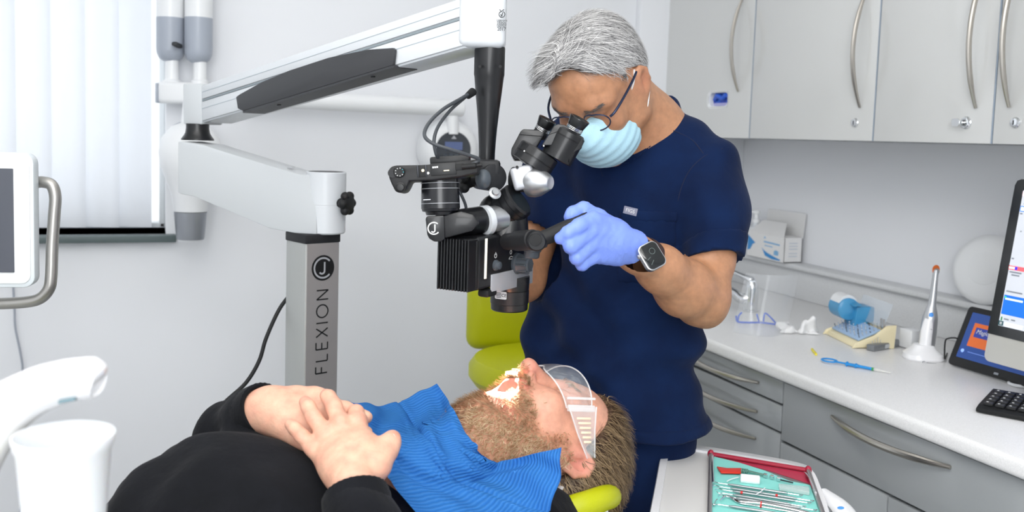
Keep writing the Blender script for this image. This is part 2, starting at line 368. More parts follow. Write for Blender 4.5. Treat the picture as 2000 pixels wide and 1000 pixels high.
for i in range(5):
    y1, y0 = edges[i]-.003, edges[i+1]+.003
    c = thing('wall_cabinet', cl[i], 'cabinet', (XW, (y0+y1)/2, ZCB), group='wall cabinets over the worktop')
    obj('body', ab(XC+.022, XW-.001, y0-.001, y1+.001, ZCB-.0, 2.25, .001), M_carc, c)
    if i == 0:   # slot cut through the door
        gy, gz = ON(1402, 194, 0, XC)[1:]; sw, sh = .115, .048
        parts = [ab(XC, XC+.02, y0, gy-sw/2, ZCB, 2.25, .0), ab(XC, XC+.02, gy+sw/2, y1, ZCB, 2.25, 0), ab(XC, XC+.02, gy-sw/2, gy+sw/2, ZCB, gz-sh/2, 0), ab(XC, XC+.02, gy-sw/2, gy+sw/2, gz+sh/2, 2.25, 0)]
        d = obj('door', merge(*parts), M_cab, c)
        R_ = axes((0, 1, 0), (0, 0, 1)); cpt = np.array([XC-.001, gy, gz])
        vs = []; out = [(a, b) for a, b in rrect(sw+.012, sh+.012, .024, 6)]; inn = [(a, b) for a, b in rrect(sw-.004, sh-.004, .018, 6)]
        for (a, b) in out: vs.append(cpt+R_[:, 0]*a+R_[:, 1]*b+np.array([0, 0, 0]))
        for (a, b) in inn: vs.append(cpt+R_[:, 0]*a+R_[:, 1]*b+np.array([.004, 0, 0]))
        for (a, b) in inn: vs.append(cpt+R_[:, 0]*a+R_[:, 1]*b+np.array([.03, 0, 0]))
        n = len(out); fs = [(j*n+k, j*n+(k+1) % n, (j+1)*n+(k+1) % n, (j+1)*n+k) for j in (0, 1) for k in range(n)]
        obj('slot_rim', tobm(vs, fs), M_white, d)
        g = obj('glove_box', ab(XC+.0195, XC+.0215, gy-sw/2, gy+sw/2, gz-sh/2, gz+sh/2, 0), mat('blue glove carton', '1030a8', .4, h2='2f6fd8', nscale=45), d)
        gv = cr([(XC+.016, gy+.045, gz+.0), (XC+.012, gy+.02, gz+.012), (XC+.012, gy-.01, gz+.004), (XC+.014, gy-.03, gz+.014), (XC+.02, gy-.05, gz+.0)], 5)
        obj('glove', tube(gv, [.006, .009, .007, .009, .005], 8), mat('deep blue nitrile', '2a5fd0', .35), d)
        obj('carton_print', ab(XC+.0182, XC+.0192, gy-sw/2+.004, gy+sw/2-.004, gz-.02, gz-.011, 0), mat('pale lilac print', 'b6b4e0', .5), d)
    else: d = obj('door', ab(XC, XC+.02, y0, y1, ZCB, 2.25, .0015), M_cab, c)
    h = hd[i]
    obj('handle', bow((XC, h['y'], h['z0']), (XC, h['y']+(.0 if i else 0), h['z1']), (-1, 0, 0), .034, .0062), M_steel, d)
    if lk[i]: lock(d, (XC, lk[i][0], lk[i][1]), (-1, 0, 0), .0105 if i != 2 else .013, key=(i == 2))
    obj('edge_strip', ab(XC+.001, XC+.021, y0-.0042, y0-.0002, ZCB, 2.25, 0), M_seam, c)
# ------------------------------------------------------------------ base units, worktop, upstand
XD, ZW = 1.40, .90
def base_unit(y0, y1, zs, label, han, grp='grey drawer units under the worktop'):
    u = thing('drawer_unit', label, 'drawer unit', (XD, (y0+y1)/2, 0), group=grp)
    obj('body', ab(XD+.022, XW-.03, y0+.001, y1-.001, .12, ZW-.036, 0), M_carc, u); obj('plinth', ab(XD+.05, XD+.07, y0+.001, y1-.001, 0, .12, 0), M_dark, u)
    for i in range(len(zs)-1):
        d = obj('drawer', ab(XD, XD+.02, y0+.002, y1-.002, zs[i+1]+.003, zs[i]-.003, .0025), M_base, u)
        if han[i]:
            a, b, z = han[i]; obj('handle', bow((XD, a, z), (XD, b, z), (-1, 0, -.25), .028, .0062), M_steel, d)
ya = ON(1527, 800, 0, XD)[1]; yb_ = ON(1527, 800, 0, XD)[1]-.72
hz = [ON(1485, 747, 0, XD)[2], ON(1480, 803, 0, XD)[2], ON(1480, 857, 0, XD)[2]]
ha, hb = ON(1350, 690, 0, XD)[1]+.02, ON(1484, 747, 0, XD)[1]
z3 = [.861, ON(1527, 792, 0, XD)[2], ON(1527, 848, 0, XD)[2], .46, .12]
y_far = ya+.47
base_unit(ya, y_far, z3, 'narrow grey unit of small drawers under the worktop beside the dentist', [(ha, hb, z) for z in hz]+[None])
z2 = [.861, ON(1527, 862, 0, XD)[2], .36, .12]
h2a, h2b, h2z = ON(1628, 808, 0, XD)[1], ON(1860, 905, 0, XD)[1], ON(1744, 862, 0, XD)[2]
ym = ON(1733, 970, 0, XD)[1]
u = thing('drawer_unit', 'wide grey unit with one long handle under the worktop, behind the instrument tray', 'drawer unit', (XD, ya-.3, 0), group='grey drawer units under the worktop')
yend = ym-.42
obj('body', ab(XD+.022, XW-.03, yend, ya-.001, .12, ZW-.036, 0), M_carc, u); obj('plinth', ab(XD+.05, XD+.07, yend, ya-.001, 0, .12, 0), M_dark, u)
d = obj('drawer', ab(XD, XD+.02, yend+.002, ya-.002, z2[1]+.003, z2[0]-.003, .0025), M_base, u)
obj('handle', bow((XD, h2a, h2z), (XD, h2b, h2z), (-1, 0, -.2), .028, .0075), M_steel, d)
for a, b in ((ym+.002, ya-.002), (yend+.002, ym-.002)):
    d = obj('door', ab(XD, XD+.02, a, b, .125, z2[1]-.003, .0025), M_base, u)
base_unit(y_far, 3.08, [.861, .7, .5, .12], 'grey drawer unit at the far end of the worktop under the sink', [None]*3)
base_unit(yend-.6, yend, [.861, .68, .12], 'grey drawer unit nearest the camera under the keyboard', [None]*2)
obj('worktop', ab(1.375, XW, yend-.6, YB-.001, ZW-.034, ZW, .01, 3), M_top, label='white speckled worktop running along the right wall over the grey drawers', cat='worktop')
zl = 1.0; xl = ON(1895, 594, 2, zl+.015)[0]
obj('upstand_ledge', merge(ab(xl+.02, XW, yend-.6, YB-.001, ZW, zl, .003), ab(xl, XW, yend-.6, YB-.001, zl, zl+.018, .006, 3)), mat('speckled upstand', 'dcdee0', .4, noise=.12, nscale=420), label='pale speckled upstand with a narrow ledge behind the worktop', cat='upstand')
# ================================================================== operating microscope on its floor stand
HR = _r0.copy(); HF = np.array([sin(YAW), cos(YAW), 0]); ZZ = np.array([0, 0, 1.])       # level right / forward seen from the photograph's side
M_arm = mat('pale grey arm enamel', 'c6cacd', .3); M_armw = mat('white arm enamel', 'd6dade', .25); M_colA = mat('brushed aluminium column', 'b9b5b4', .36, .55, noise=.05, nscale=8)
M_colB = mat('matt aluminium edge', 'b4b6b4', .5, .5); M_cover = mat('graphite cover', '3b3c3f', .5); M_sil = mat('satin silver', 'c9cbce', .36, .85); M_silp = mat('silver paint', 'b9bbc0', .4, .3)
M_kn = mat('slate grey knob', '4a5158', .45); M_logo = mat('black print', '0e0f10', .5)
ms = thing('operating_microscope', 'black binocular dental microscope on a white arm and silver floor column', 'microscope', U(610, 700, 1.96)*np.array([1, 1, 0]))
# column
ray_ = nrm((U(596, 500, 1)-CAM)*np.array([1, 1, 0])); rp = np.array([ray_[1], -ray_[0], 0])
e1 = cos(radians(30))*rp+sin(radians(30))*ray_; e2 = -sin(radians(30))*rp+cos(radians(30))*ray_
n1, n2 = -e2, -e1; cs = .080; near = U(597, 476, 1.92); ctop = near[2]; cc = near+e1*cs/2+e2*cs/2
Rc = np.array([e1, e2, ZZ]).T
zb = .13
col = obj('column', rbox((cc[0], cc[1], (ctop+zb)/2), (cs, cs, ctop-zb), Rc, .003), M_colB, ms)
obj('column_face', rbox(np.array([cc[0], cc[1], (ctop+zb)/2])+n1*(cs/2+.0008), (cs-.006, .0016, ctop-zb-.002), Rc, 0), M_colA, col)
obj('column_cap', rbox((cc[0], cc[1], ctop+.0085), (cs+.003, cs+.003, .019), Rc, .0025), M_blackm, ms)
obj('stand_base', merge(rbox((cc[0], cc[1], .075), (.46, .46, .11), Rc, .03, 4)), M_arm, ms)
for a, b in ((1, 1), (1, -1), (-1, 1), (-1, -1)):
    p = cc+e1*a*.17+e2*b*.17; obj('castor', cyl((p[0]-.014, p[1], .032), (p[0]+.014, p[1], .032), .032), M_rub, ms)
fo = np.array([cc[0], cc[1], 0])+n1*(cs/2+.0017); RL = np.array([ZZ, -e1, n1]).T
lc = fo+ZZ*(ctop-.052); w_ = .0022
obj('emblem_disc', lathe(lc, n1, [(0, .0265), (.0004, .0265)], 48), M_logo, col)
RE = np.array([e1, ZZ, n1]).T
obj('emblem', strokes([arc(0, 0, .0205, 42, 318, 32), [(.0035, .012), (.0035, -.006)]+arc(-.0025, -.006, .006, 0, -150, 10)], lc+n1*.0005, RE, .0036, .0003), M_silp, col)
def letters(word, h, gap, wdt):
    L = {'F': (.52, [[(0, 0), (0, 1)], [(0, 1), (.52, 1)], [(0, .5), (.46, .5)]]), 'L': (.5, [[(0, 1), (0, 0)], [(0, 0), (.5, 0)]]), 'E': (.54, [[(0, 0), (0, 1)], [(0, 1), (.54, 1)], [(0, .5), (.5, .5)], [(0, 0), (.54, 0)]]),
         'X': (.66, [[(0, 0), (.66, 1)], [(0, 1), (.66, 0)]]), 'I': (.0, [[(0, 0), (0, 1)]]), 'O': (.98, [arc(.49, .5, .49, 0, 360, 36)]), 'N': (.7, [[(0, 0), (0, 1)], [(0, 1), (.7, 0)], [(.7, 0), (.7, 1)]])}
    x = 0; out = []
    for ch in word:
        w, ls = L[ch]; out += [[(x+a*h, b*h) for a, b in l] for l in ls]; x += w*h+gap
    return out, x-gap
ls, lw = letters('FLEXION', .030, .0125, 0); z0 = ON(620, 728, 1, 1.9)[2]
# place the word on the face: from pixel y 728 up to 566
def onface(px, py):
    r = FW+RT*(px-PPX)/F-UP*(py-PPY)/F; t = ((fo-CAM)@n1)/(r@n1); return CAM+r*t
pa, pb_ = onface(626, 729), onface(629, 567); k = (pb_[2]-pa[2])/lw
ls = [[(a*k, b*k) for a, b in l] for l in ls]
obj('lettering', strokes(ls, pa+e1*.0155, RL, .0028, .0003), M_logo, col)
# lower arm
dl, dr = 2.03, 1.935
P_ = lambda x, y: U(x, y, dl+(dr-dl)*(x-347)/(618-347))
poly = [P_(*p) for p in [(347, 276), (347, 376), (352, 379), (378, 384), (525, 446), (578, 456), (618, 458), (618, 341), (585, 341), (412, 288), (398, 283), (352, 276)]]
awv = nrm(np.cross(ZZ, P_(618, 400)-P_(347, 400))); awv = awv if awv@FW > 0 else -awv
arm = obj('lower_arm', prism(poly, awv*.082, .004), M_arm, ms)
cyc = U(618, 400, dr)+awv*.041; zt = U(618, 337, dr)[2]+.001; zbm = U(618, 459, dr)[2]
obj('arm_hub', lathe((cyc[0], cyc[1], zbm), ZZ, [(0, .038), (.003, .0412), (.058, .0412), (.0585, .0405), (.0605, .0405), (.061, .0412), (zt-zbm-.002, .0412), (zt-zbm, .0395)], 48), M_armw, ms)
obj('hub_cap', lathe((cyc[0], cyc[1], zt-.0005), ZZ, [(0, .036), (.001, .036)], 40), M_cover, ms)
bp_ = P_(510, 322)+awv*.04; bp_[2] = U(550, 321, 1.98)[2]
obj('arm_screw_cap', lathe(P_(552, 331)+awv*.035+ZZ*.004, nrm(ZZ), [(0, .008), (.0008, .008)], 20), M_silp, ms)
# star knob on the hub
kc = U(657, 396, 1.955); kd = nrm(HR*.9-HF*.35)
ks = [cyl(kc-kd*.005, kc+kd*.022, .010)]
a_, b_, _ = frame(kd)
for j in range(6): th = 2*pi*j/6; q = kc+kd*.026+(a_*cos(th)+b_*sin(th))*.017; ks.append(ell(q, (.0095, .0095, .0095), I3, 14, 8))
ks.append(lathe(kc+kd*.016, kd, [(0, .012), (.003, .018), (.017, .018), (.02, .012)], 24))
obj('star_knob', merge(*ks), M_rub, ms)
# pivot and upper arm
pv = U(387, 258, 2.075)
obj('pivot_collar', lathe(U(386, 274, 2.075), ZZ, [(0, .0345), (.003, .0345), (.009, .030), (.016, .0262), (.026, .0245), (.036, .0245)], 40), M_black, ms)
uL, uR = 2.05, 1.50
Q_ = lambda x, y: U(x, y, 1/(1/uL+(1/uR-1/uL)*(x-395)/(905-395)))
dirb = nrm(Q_(905, 45)-Q_(395, 204)); nb = nrm(np.cross(ZZ, dirb)); nb = nb if nb@FW < 0 else -nb    # faces the camera
upb = nrm(np.cross(dirb, nb)); upb = upb if upb[2] > 0 else -upb
A0, A1 = Q_(393, 204), Q_(903, 45); Lb = np.linalg.norm(A1-A0); Rb = np.array([dirb, upb, np.cross(dirb, upb)]).T
sg = 1 if (np.cross(dirb, upb)@nb) > 0 else -1
mid = (A0+A1)/2-nb*.036
hb_ = .080
ua = obj('upper_arm', rbox(mid, (Lb, hb_, .07), Rb, .003), M_armw, ms)
obj('arm_rail', rbox(mid+upb*(hb_*.30)+nb*.0365, (Lb*.998, hb_*.34, .004), Rb, .0012), M_armw, ua)
obj('arm_rail', rbox(mid-upb*(hb_*.20)+nb*.0365, (Lb*.998, hb_*.50, .005), Rb, .0012), M_armw, ua)
obj('arm_seam', rbox(mid+upb*(hb_*.09)+nb*.036, (Lb*.997, .003, .003), Rb, 0), mat('seam grey', '8b969c', .5), ua)
obj('arm_seam', rbox(mid+upb*(hb_*.31)+nb*.0388, (Lb*.997, .0009, .0006), Rb, 0), mat('fine seam', 'aab6be', .5), ua)
obj('arm_seam', rbox(mid-upb*(hb_*.13)+nb*.0393, (Lb*.997, .0009, .0006), Rb, 0), mat('fine seam', 'aab6be', .5), ua)
bl0 = U(358, 203, 2.06); br0 = U(395, 203, 2.045)
bx_ = nrm(br0-bl0); bz = U(376, 164, 2.05)[2]-U(376, 244, 2.05)[2]
obj('arm_yoke', rbox((bl0+br0)/2+nrm(np.cross(ZZ, bx_))*.036, (np.linalg.norm(br0-bl0), .076, bz), axes(bx_, np.cross(ZZ, bx_)), .004), M_arm, ms)
# graphite cover on the arm's near face, folded under it
fb = A0+nb*.0055
def onarm(zx, zy, lift=.004):
    px, py = 300+zx*.48, zy*.48; r = FW+RT*(px-PPX)/F-UP*(py-PPY)/F; p0 = A0+nb*.005; return CAM+r*(((p0-CAM)@nb)/(r@nb))
cv = [(352, 442), (345, 395), (360, 384), (450, 334), (560, 288), (720, 236), (880, 203), (984, 196), (991, 204), (984, 266), (372, 452)]
cov = obj('arm_cover', prism([onarm(*p) for p in cv], nb*.006, .0015), M_cover, ua)
b0, b1 = onarm(372, 452), onarm(984, 266)
obj('cover_flange', prism([b0+nb*.005, b1+nb*.005, b1+nb*.001-nb*.05+dirb*.0, b0-nb*.045], -upb*.004, 0), M_cover, ua)
for t in (.22, .84): obj('screw', cyl(b0+(b1-b0)*t-nb*.012-upb*.003, b0+(b1-b0)*t-nb*.012-upb*.0055, .004), M_rub, ua)
# head block, emblem and pole
hc = U(944, 38, 1.53); hw = .074; hh = .125
Rh = np.array([HR, HF, ZZ]).T
hz0 = U(944, 93, 1.5)[2]
hbk = obj('arm_head', rbox((hc[0], hc[1], hz0+hh/2), (hw, .08, hh), Rh, .012, 4), M_armw, ms)
nh = -HF; eb = np.array([hc[0], hc[1], 0])-HF*.0403+HR*.0305
def HT(y): return np.array([0, 0, U(983, y, 1.495)[2]])
RT_ = np.array([HR, ZZ, nh]).T
obj('award_emblem', merge(strokes([arc(0, 0, .0046, 110, 430, 22), [(-.004, .0075), (-.001, .0045), (.003, .0078)], [(-.002, .0), (.0, -.003)], [(.001, .003), (.0, -.003)]], eb+HT(29), RT_, .0011, .0003)), M_logo, hbk)
obj('award_print', merge(*[text(s_, eb+HT(y_), RT_, .0042, .0002) for s_, y_ in (('GERMAN', 41), ('DESIGN', 45), ('AWARD', 49), ('SPECIAL', 53))]), M_logo, hbk)
obj('award_year', text('2017', eb+HT(58), RT_, .0068, .0002), M_logo, hbk)
pc = U(957, 92, 1.525); zz_ = lambda y: U(957, y, 1.525)[2]
pr = [(92, 29.5), (95, 30), (146, 30), (150, 29), (185, 25.5), (215, 22), (250, 18.8), (280, 16.8), (300, 16), (326, 16)]
obj('pole', lathe((pc[0], pc[1], zz_(326)), ZZ, [(zz_(y)-zz_(326), r*PX(1.525)) for y, r in pr[::-1]], 40), M_black, ms)
for x in (937, 977): obj('screw', cyl(U(x, 130, 1.503), U(x, 130, 1.497), .0025, n=10), M_rub, ms)
# ------------------------------------------------------------------ clamp under the pole
cp = U(956, 346, 1.49)
ca = nrm(HR*.45-HF*.9)
obj('clamp', merge(lathe(cp-ca*.035, ca, [(0, .0195), (.001, .0215), (.052, .0215), (.053, .0195)], 36), rbox(cp+ZZ*.014-ca*.008, (.040, .045, .026), axes(HR, HF), .006)), M_blackm, ms)
obj('clamp_ball', ell(U(944, 350, 1.462), (.0125, .0125, .0155)), M_kn, ms)
obj('clamp_washer', lathe(U(966, 378, 1.47), nrm(HR*.3-HF*.7+ZZ*.5), [(0, .010), (.002, .010), (.003, .006), (.006, .005)], 20), M_sil, ms)
kc = U(914, 354, 1.50); kd = nrm(-HR*.8-HF*.5); a_, b_, _ = frame(kd); ks = [lathe(kc-kd*.012, kd, [(0, .008), (.012, .012), (.026, .014), (.03, .01)], 20), cyl(U(942, 348, 1.49), kc, .008)]
for j in range(5): th = 2*pi*j/5+.5; ks.append(ell(kc+kd*.012+(a_*cos(th)+b_*sin(th))*.014, (.0085, .0085, .0085), I3, 14, 8))
obj('clamp_knob', merge(*ks), M_rub, ms)
# ------------------------------------------------------------------ optic neck
na0, na1 = U(985, 436, 1.51), U(1012, 372, 1.50)
axn = nrm(na1-na0-HF*.01); Ln = np.linalg.norm(na1-na0)
obj('optic_neck', lathe(U(952, 438, 1.52), nrm(U(1018, 386, 1.495)-U(952, 438, 1.52)), [(0, .022), (.010, .0275), (.022, .0298), (.048, .0302), (.0485, .0292), (.0497, .0292), (.0502, .0302), (.058, .0302), (.0585, .0292), (.0597, .0292), (.0602, .0302), (.066, .0298), (.069, .026)], 48), M_black, ms)
obj('neck_column', lathe(U(992, 466, 1.515), nrm(U(1000, 395, 1.51)-U(992, 466, 1.515)), [(0, .034), (.01, .0325), (.03, .029), (.05, .024)], 44), M_black, ms)
obj('neck_shoulder', merge(ell(U(968, 415, 1.512), (.028, .028, .030)), ell(U(985, 430, 1.512), (.030, .03, .032))), M_black, ms)
obj('neck_base', lathe(U(985, 470, 1.52), ZZ, [(0, .040), (.006, .040), (.010, .037), (.03, .035), (.04, .03)], 44), M_black, ms)
# silver joint and its large knob
jx = nrm(U(1046, 335, 1.49)-U(1008, 345, 1.49)); jy = nrm(U(1016, 318, 1.49)-U(1006, 352, 1.49))
obj('joint_block', rbox(U(1022, 347, 1.49), (.036, .036, .034), axes(jx, jy), .005, 3), M_silp, ms)
obj('joint_side', lathe(U(1002, 350, 1.53), nrm(HR*.9-HF*.4), [(0, .02), (.02, .02)], 24), M_blackm, ms)
for x, y in ((1010, 326), (1043, 322)): obj('screw', cyl(U(x, y, 1.476), U(x, y, 1.470), .0022, n=10), M_rub, ms)
kd = nrm(HR*.86-HF*.62-ZZ*.02); kc = U(1047, 355, 1.488)
obj('silver_knob', lathe(kc-kd*.012, kd, [(0, .0215), (.003, .0245), (.012, .0245), (.02, .0225), (.030, .0165), (.038, .0115), (.0395, .0095), (.0388, .002)], 44), M_sil, ms)
# binocular head
ba = nrm(U(1056, 300, 1.50)-U(1036, 332, 1.50))
obj('binocular_collar', lathe(U(1036, 325, 1.50), ba, [(0, .030), (.001, .0335), (.012, .0335), (.0125, .0328), (.0135, .0328), (.014, .0335), (.027, .0335), (.029, .0315)], 48), M_black, ms)
obj('collar_dot', ell(U(1024, 295, 1.466), (.0014, .0014, .0014), I3, 8, 6), M_whiteprint, ms)
def prismtube(poly, depth, dd, name='binocular_tube'):
    return obj(name, prism([U(x, y, dd) for x, y in poly], FW*depth, .004, 3), M_black, ms)
lt = prismtube([(998, 300), (999, 290), (1017, 256), (1022, 252), (1062, 254), (1064, 258), (1062, 266), (1046, 292), (1040, 312), (1004, 312)], .04, 1.505)
obj('seam', tube([U(1013, 262.5, 1.504), U(1060, 266, 1.504)], .0004, 6), M_rub, lt)
rt_ = obj('binocular_tube', merge(
    prism([U(x, y, 1.468) for x, y in [(1058, 284), (1082, 246), (1090, 242), (1104, 244), (1128, 258), (1140, 274), (1136, 290), (1113, 302), (1112, 318), (1110, 302), (1094, 288), (1078, 284)]], FW*.036, .0035, 3),
    lathe(U(1086, 311, 1.488), nrm(U(1115, 258, 1.485)-U(1086, 311, 1.488)), [(0, .022), (.001, .0255), (.036, .0262), (.0365, .0256), (.0375, .0256), (.038, .0262), (.046, .0258), (.050, .022)], 48)), M_black, ms)
obj('seam', tube([U(1070, 263, 1.467), U(1092, 256, 1.466), U(1110, 262, 1.466), U(1126, 277, 1.467)], .0004, 6), M_rub, rt_)
obj('collar_dot', ell(U(1062, 285, 1.466), (.0014, .0014, .0014), I3, 8, 6), M_whiteprint, ms)
M_eye = mat('ribbed black rubber', '0d0e10', .35, coat=.3)
def eyepiece(x0, y0, x1, y1, d0, d1, r):
    p0, p1 = U(x0, y0, d0), U(x1, y1, d1); ad = nrm(p1-p0); L = np.linalg.norm(p1-p0); s = r
    e = obj('eyepiece', lathe(p0, ad, [(0, s*.78), (L*.32, s*.78), (L*.33, s*.86), (L*.36, s*.86)], 36), M_black, ms)
    a, b, _ = frame(ad); rb = []
    for j in range(20): th = 2*pi*j/20; rb.append(rbox(p0+ad*L*.17+(a*cos(th)+b*sin(th))*s*.78, (.0018, .0022, L*.24), np.array([a*cos(th)+b*sin(th), np.cross(ad, a*cos(th)+b*sin(th)), ad]).T, .0004, 1))
    obj('grip_ribs', merge(*rb), M_eye, e)
    for t in (.40, .47, .53): obj('chrome_ring', ring(p0+ad*L*t, ad, s*.86, .0007), M_chrome, e)
    obj('eyecup', lathe(p0, ad, [(L*.56, s*.86), (L*.66, s*.92), (L*.95, s*1.08), (L, s*1.05), (L*.97, s*.9), (L*.85, s*.7), (L*.8, s*.1)], 36, cap=False), M_eye, e)
eyepiece(1113, 268, 1133, 231, 1.482, 1.474, .0155); eyepiece(1051, 268, 1070, 233, 1.52, 1.512, .0142)
# ------------------------------------------------------------------ lamp box with fins, controls, objective
er = nrm(.47*HR+.88*HF); el = nrm(-.88*HR+.47*HF); B0 = U(934, 516, 1.425)        # middle of the near vertical edge
zT, zB = U(934, 463, 1.425)[2], U(934, 570, 1.425)[2]; Rx = np.array([er, el, ZZ]).T; Lx = .175
B0[2] = 0; nf = -el                                                                  # outward normal of the control face
bx0 = obj('lamp_box', rbox(B0+er*Lx/2+el*.022+ZZ*(zT+zB)/2+ZZ*.0, (Lx, .044, zT-zB), Rx, .006, 3), M_black, ms)
for k in range(11):
    p = B0+el*(.004+.0052*k)-er*.010+ZZ*((zT+zB)/2-.001)
    obj('cooling_fin', rbox(p, (.03, .0028, (zT-zB)-.004), Rx, .0008, 1), M_black, ms)
obj('fin_block', rbox(B0+el*.03+er*.012+ZZ*((zT+zB)/2-.001), (.03, .058, zT-zB-.008), Rx, .002), M_rub, ms)
CF = lambda t, zf, o=.0: B0+er*(Lx*t)+nf*o+ZZ*(zB+(zT-zB)*zf)
RF = np.array([er, ZZ, nf]).T
obj('led_strip', rbox(CF(.125, .58, .0005), (.0062, .062, .0016), RF, .0006), mat('lit strip', 'f0ece0', .4, emit=.4), bx0)
obj('power_button', lathe(CF(.30, .42, 0), nf, [(0, .0085), (.003, .0085), (.004, .0065), (.009, .006), (.010, .0045)], 24), M_kn, bx0)
obj('power_symbol', strokes([arc(0, 0, .0035, 120, 420, 16), [(0, .001), (0, .0055)]], CF(.30, .60, .0003), RF, .0009, .0003), M_whiteprint, bx0)
obj('brightness_symbol', strokes([arc(0, 0, .003, 0, 360, 16), [(-.006, -.0105), (-.003, -.0075), (.002, -.0066), (.0065, -.0082)], [(-.006, -.0105), (.0065, -.0112)]], CF(.585, .61, .0003), RF, .0009, .0003), M_whiteprint, bx0)
kn = obj('dial_knob', lathe(CF(.70, .365, 0), nf, [(0, .0175), (.004, .0175), (.006, .0155), (.024, .0125), (.026, .010)], 24), M_kn, bx0)
a_, b_, _ = frame(nf)
obj('knob_ribs', merge(*[rbox(CF(.70, .365, .015)+(a_*cos(2*pi*j/8)+b_*sin(2*pi*j/8))*.0135, (.005, .004, .018), np.array([a_*cos(2*pi*j/8)+b_*sin(2*pi*j/8), np.cross(nf, a_*cos(2*pi*j/8)+b_*sin(2*pi*j/8)), nf]).T, .001, 1) for j in range(8)]), M_kn, kn)
obj('silver_band', rbox(CF(.62, .10, .0015)-ZZ*.002, (Lx*.80, .030, .003), RF, .001), M_silp, bx0)
obj('side_knob', merge(lathe(U(880, 533, 1.47), nrm(-HR), [(0, .008), (.004, .011), (.01, .012), (.013, .009)], 8)), M_kn, ms)
obj('side_cap', lathe(U(872, 482, 1.475), nrm(-HR*.9-HF*.4), [(0, .006), (.004, .0085), (.012, .007)], 18), mat('blue cap', '4a62c8', .4), ms)
oc = U(996, 560, 1.565); zo = lambda y: U(996, y, 1.565)[2]; s_ = PX(1.565)
od = nrm(ZZ+HR*-.01)
ob = obj('objective', lathe((oc[0], oc[1], zo(606)), od, [(.004, .002), (.004, 32*s_), (0, 33*s_), (.002, 36*s_), (zo(592)-zo(606), 36.5*s_), (zo(591)-zo(606), 37.5*s_), (zo(566)-zo(606), 38*s_), (zo(565)-zo(606), 37*s_), (zo(563)-zo(606), 38*s_), (zo(538)-zo(606), 38.5*s_)], 48), M_black, ms)
lens_g = lathe((oc[0], oc[1], zo(606)+.0035), od, [(0, 31*s_), (.0005, 31*s_)], 32)
obj('front_lens', lens_g, mat('lamp glass', 'ffd9a8', .1, emit=2.5, emith='ffc890'), ob)
tl = U(974, 578, 1.53); RTg = np.array([HR*cos(.3)*1-HF*sin(-.3)*-1, ZZ, 0*ZZ]).T
tn = nrm(tl-np.array([oc[0], oc[1], tl[2]])); tx = nrm(np.cross(ZZ, tn)); Rt = np.array([tx, ZZ, tn]).T
tp = np.array([oc[0], oc[1], tl[2]])+tn*(38*s_+.0006)
lb_ = obj('rating_label', plate(tp, Rt, .021, .0125, .0006, .002), M_whiteprint, ob)
obj('rating_print', merge(text('CE', tp+tx*.006+tn*.0006, Rt, .0075, .0002), *[rbox(tp-tx*.0035+ZZ*z_+tn*.0006, (.009, .0009, .0002), Rt, 0) for z_ in (.0035, .0012, -.0012, -.0035)]), M_logo, lb_)
obj('under_lever', rbox(U(952, 571, 1.47), (.03, .02, .012), Rx, .004), M_rub, ms)
# front handle: cross arm, hinge, grip
g0, g1, g2, g3 = U(988, 470, 1.44), U(1046, 468, 1.40), U(1062, 466, 1.395), U(1128, 435, 1.405)
obj('handle_mount', merge(lathe(U(990, 472, 1.47), nrm(g1-U(990, 472, 1.47)), [(0, .013), (.03, .013), (.031, .0155), (.075, .0155), (.077, .014)], 28)), M_blackm, ms)
obj('hinge', merge(lathe(U(1048, 470, 1.405)-ZZ*.0, nrm(-HF), [(-.012, .0145), (.014, .0145), (.017, .012)], 28), rbox(U(1056, 468, 1.405), (.02, .024, .024), CR, .004)), M_blackm, ms)
obj('hinge_screw', lathe(U(1046, 468, 1.389), -HF, [(0, .0095), (.003, .009), (.0032, .004)], 16), M_rub, ms)
ga = nrm(U(1150, 425, 1.408)-U(1060, 465, 1.40))
obj('grip', tube([U(1056, 467, 1.40), U(1075, 460, 1.402), U(1100, 448, 1.405), U(1130, 434, 1.408), U(1150, 425, 1.41)], [.0115, .0118, .0115, .011, .0095], 16), M_rub, ms)
obj('lower_dial', merge(lathe(U(1040, 480, 1.45), nrm(-ZZ-HR*.05), [(0, .014), (.008, .0145), (.009, .0125), (.017, .012), (.019, .010)], 12)), M_kn, ms)
# ------------------------------------------------------------------ side tube to the camera
tb = nrm(U(960, 428, 1.48)-U(860, 445, 1.43))
obj('side_tube', lathe(U(862, 441, 1.432), nrm(U(950, 428, 1.478)-U(862, 441, 1.432)), [(0, .021), (.045, .0215), (.07, .0215), (.074, .0205)], 36), M_black, ms)
obj('side_tube_flat', prism([U(x, y, 1.412) for x, y in [(864, 421), (900, 412), (925, 418), (936, 436), (922, 452), (868, 466)]], FW*.03, .003), M_black, ms)
t0 = U(951, 430, 1.475); td = nrm(U(984, 424, 1.495)-t0)
obj('tube_ring', lathe(t0-td*.008, td, [(0, .0205), (.001, .0235), (.010, .0235), (.012, .022)], 40), M_armw, ms)
obj('tube_sleeve', lathe(t0, td, [(0, .0205), (.03, .0205)], 36), M_sil, ms)
blk = [(831, 427), (834, 422), (866, 420), (868, 424), (869, 466), (862, 472), (848, 472), (838, 466), (834, 458)]
bk = obj('mirror_block', prism([U(x, y, 1.41) for x, y in blk], FW*.042, .002), M_black, ms)
obj('block_emblem', strokes([[(a*1, b) for a, b in arc(0, 0, .0088, 50, 320, 24)], [(.0015, .006), (.0015, -.003)]+arc(-.0012, -.003, .0027, 0, -150, 8)], U(847.5, 446, 1.4095), CR, .0018, .0004), M_whiteprint, bk)
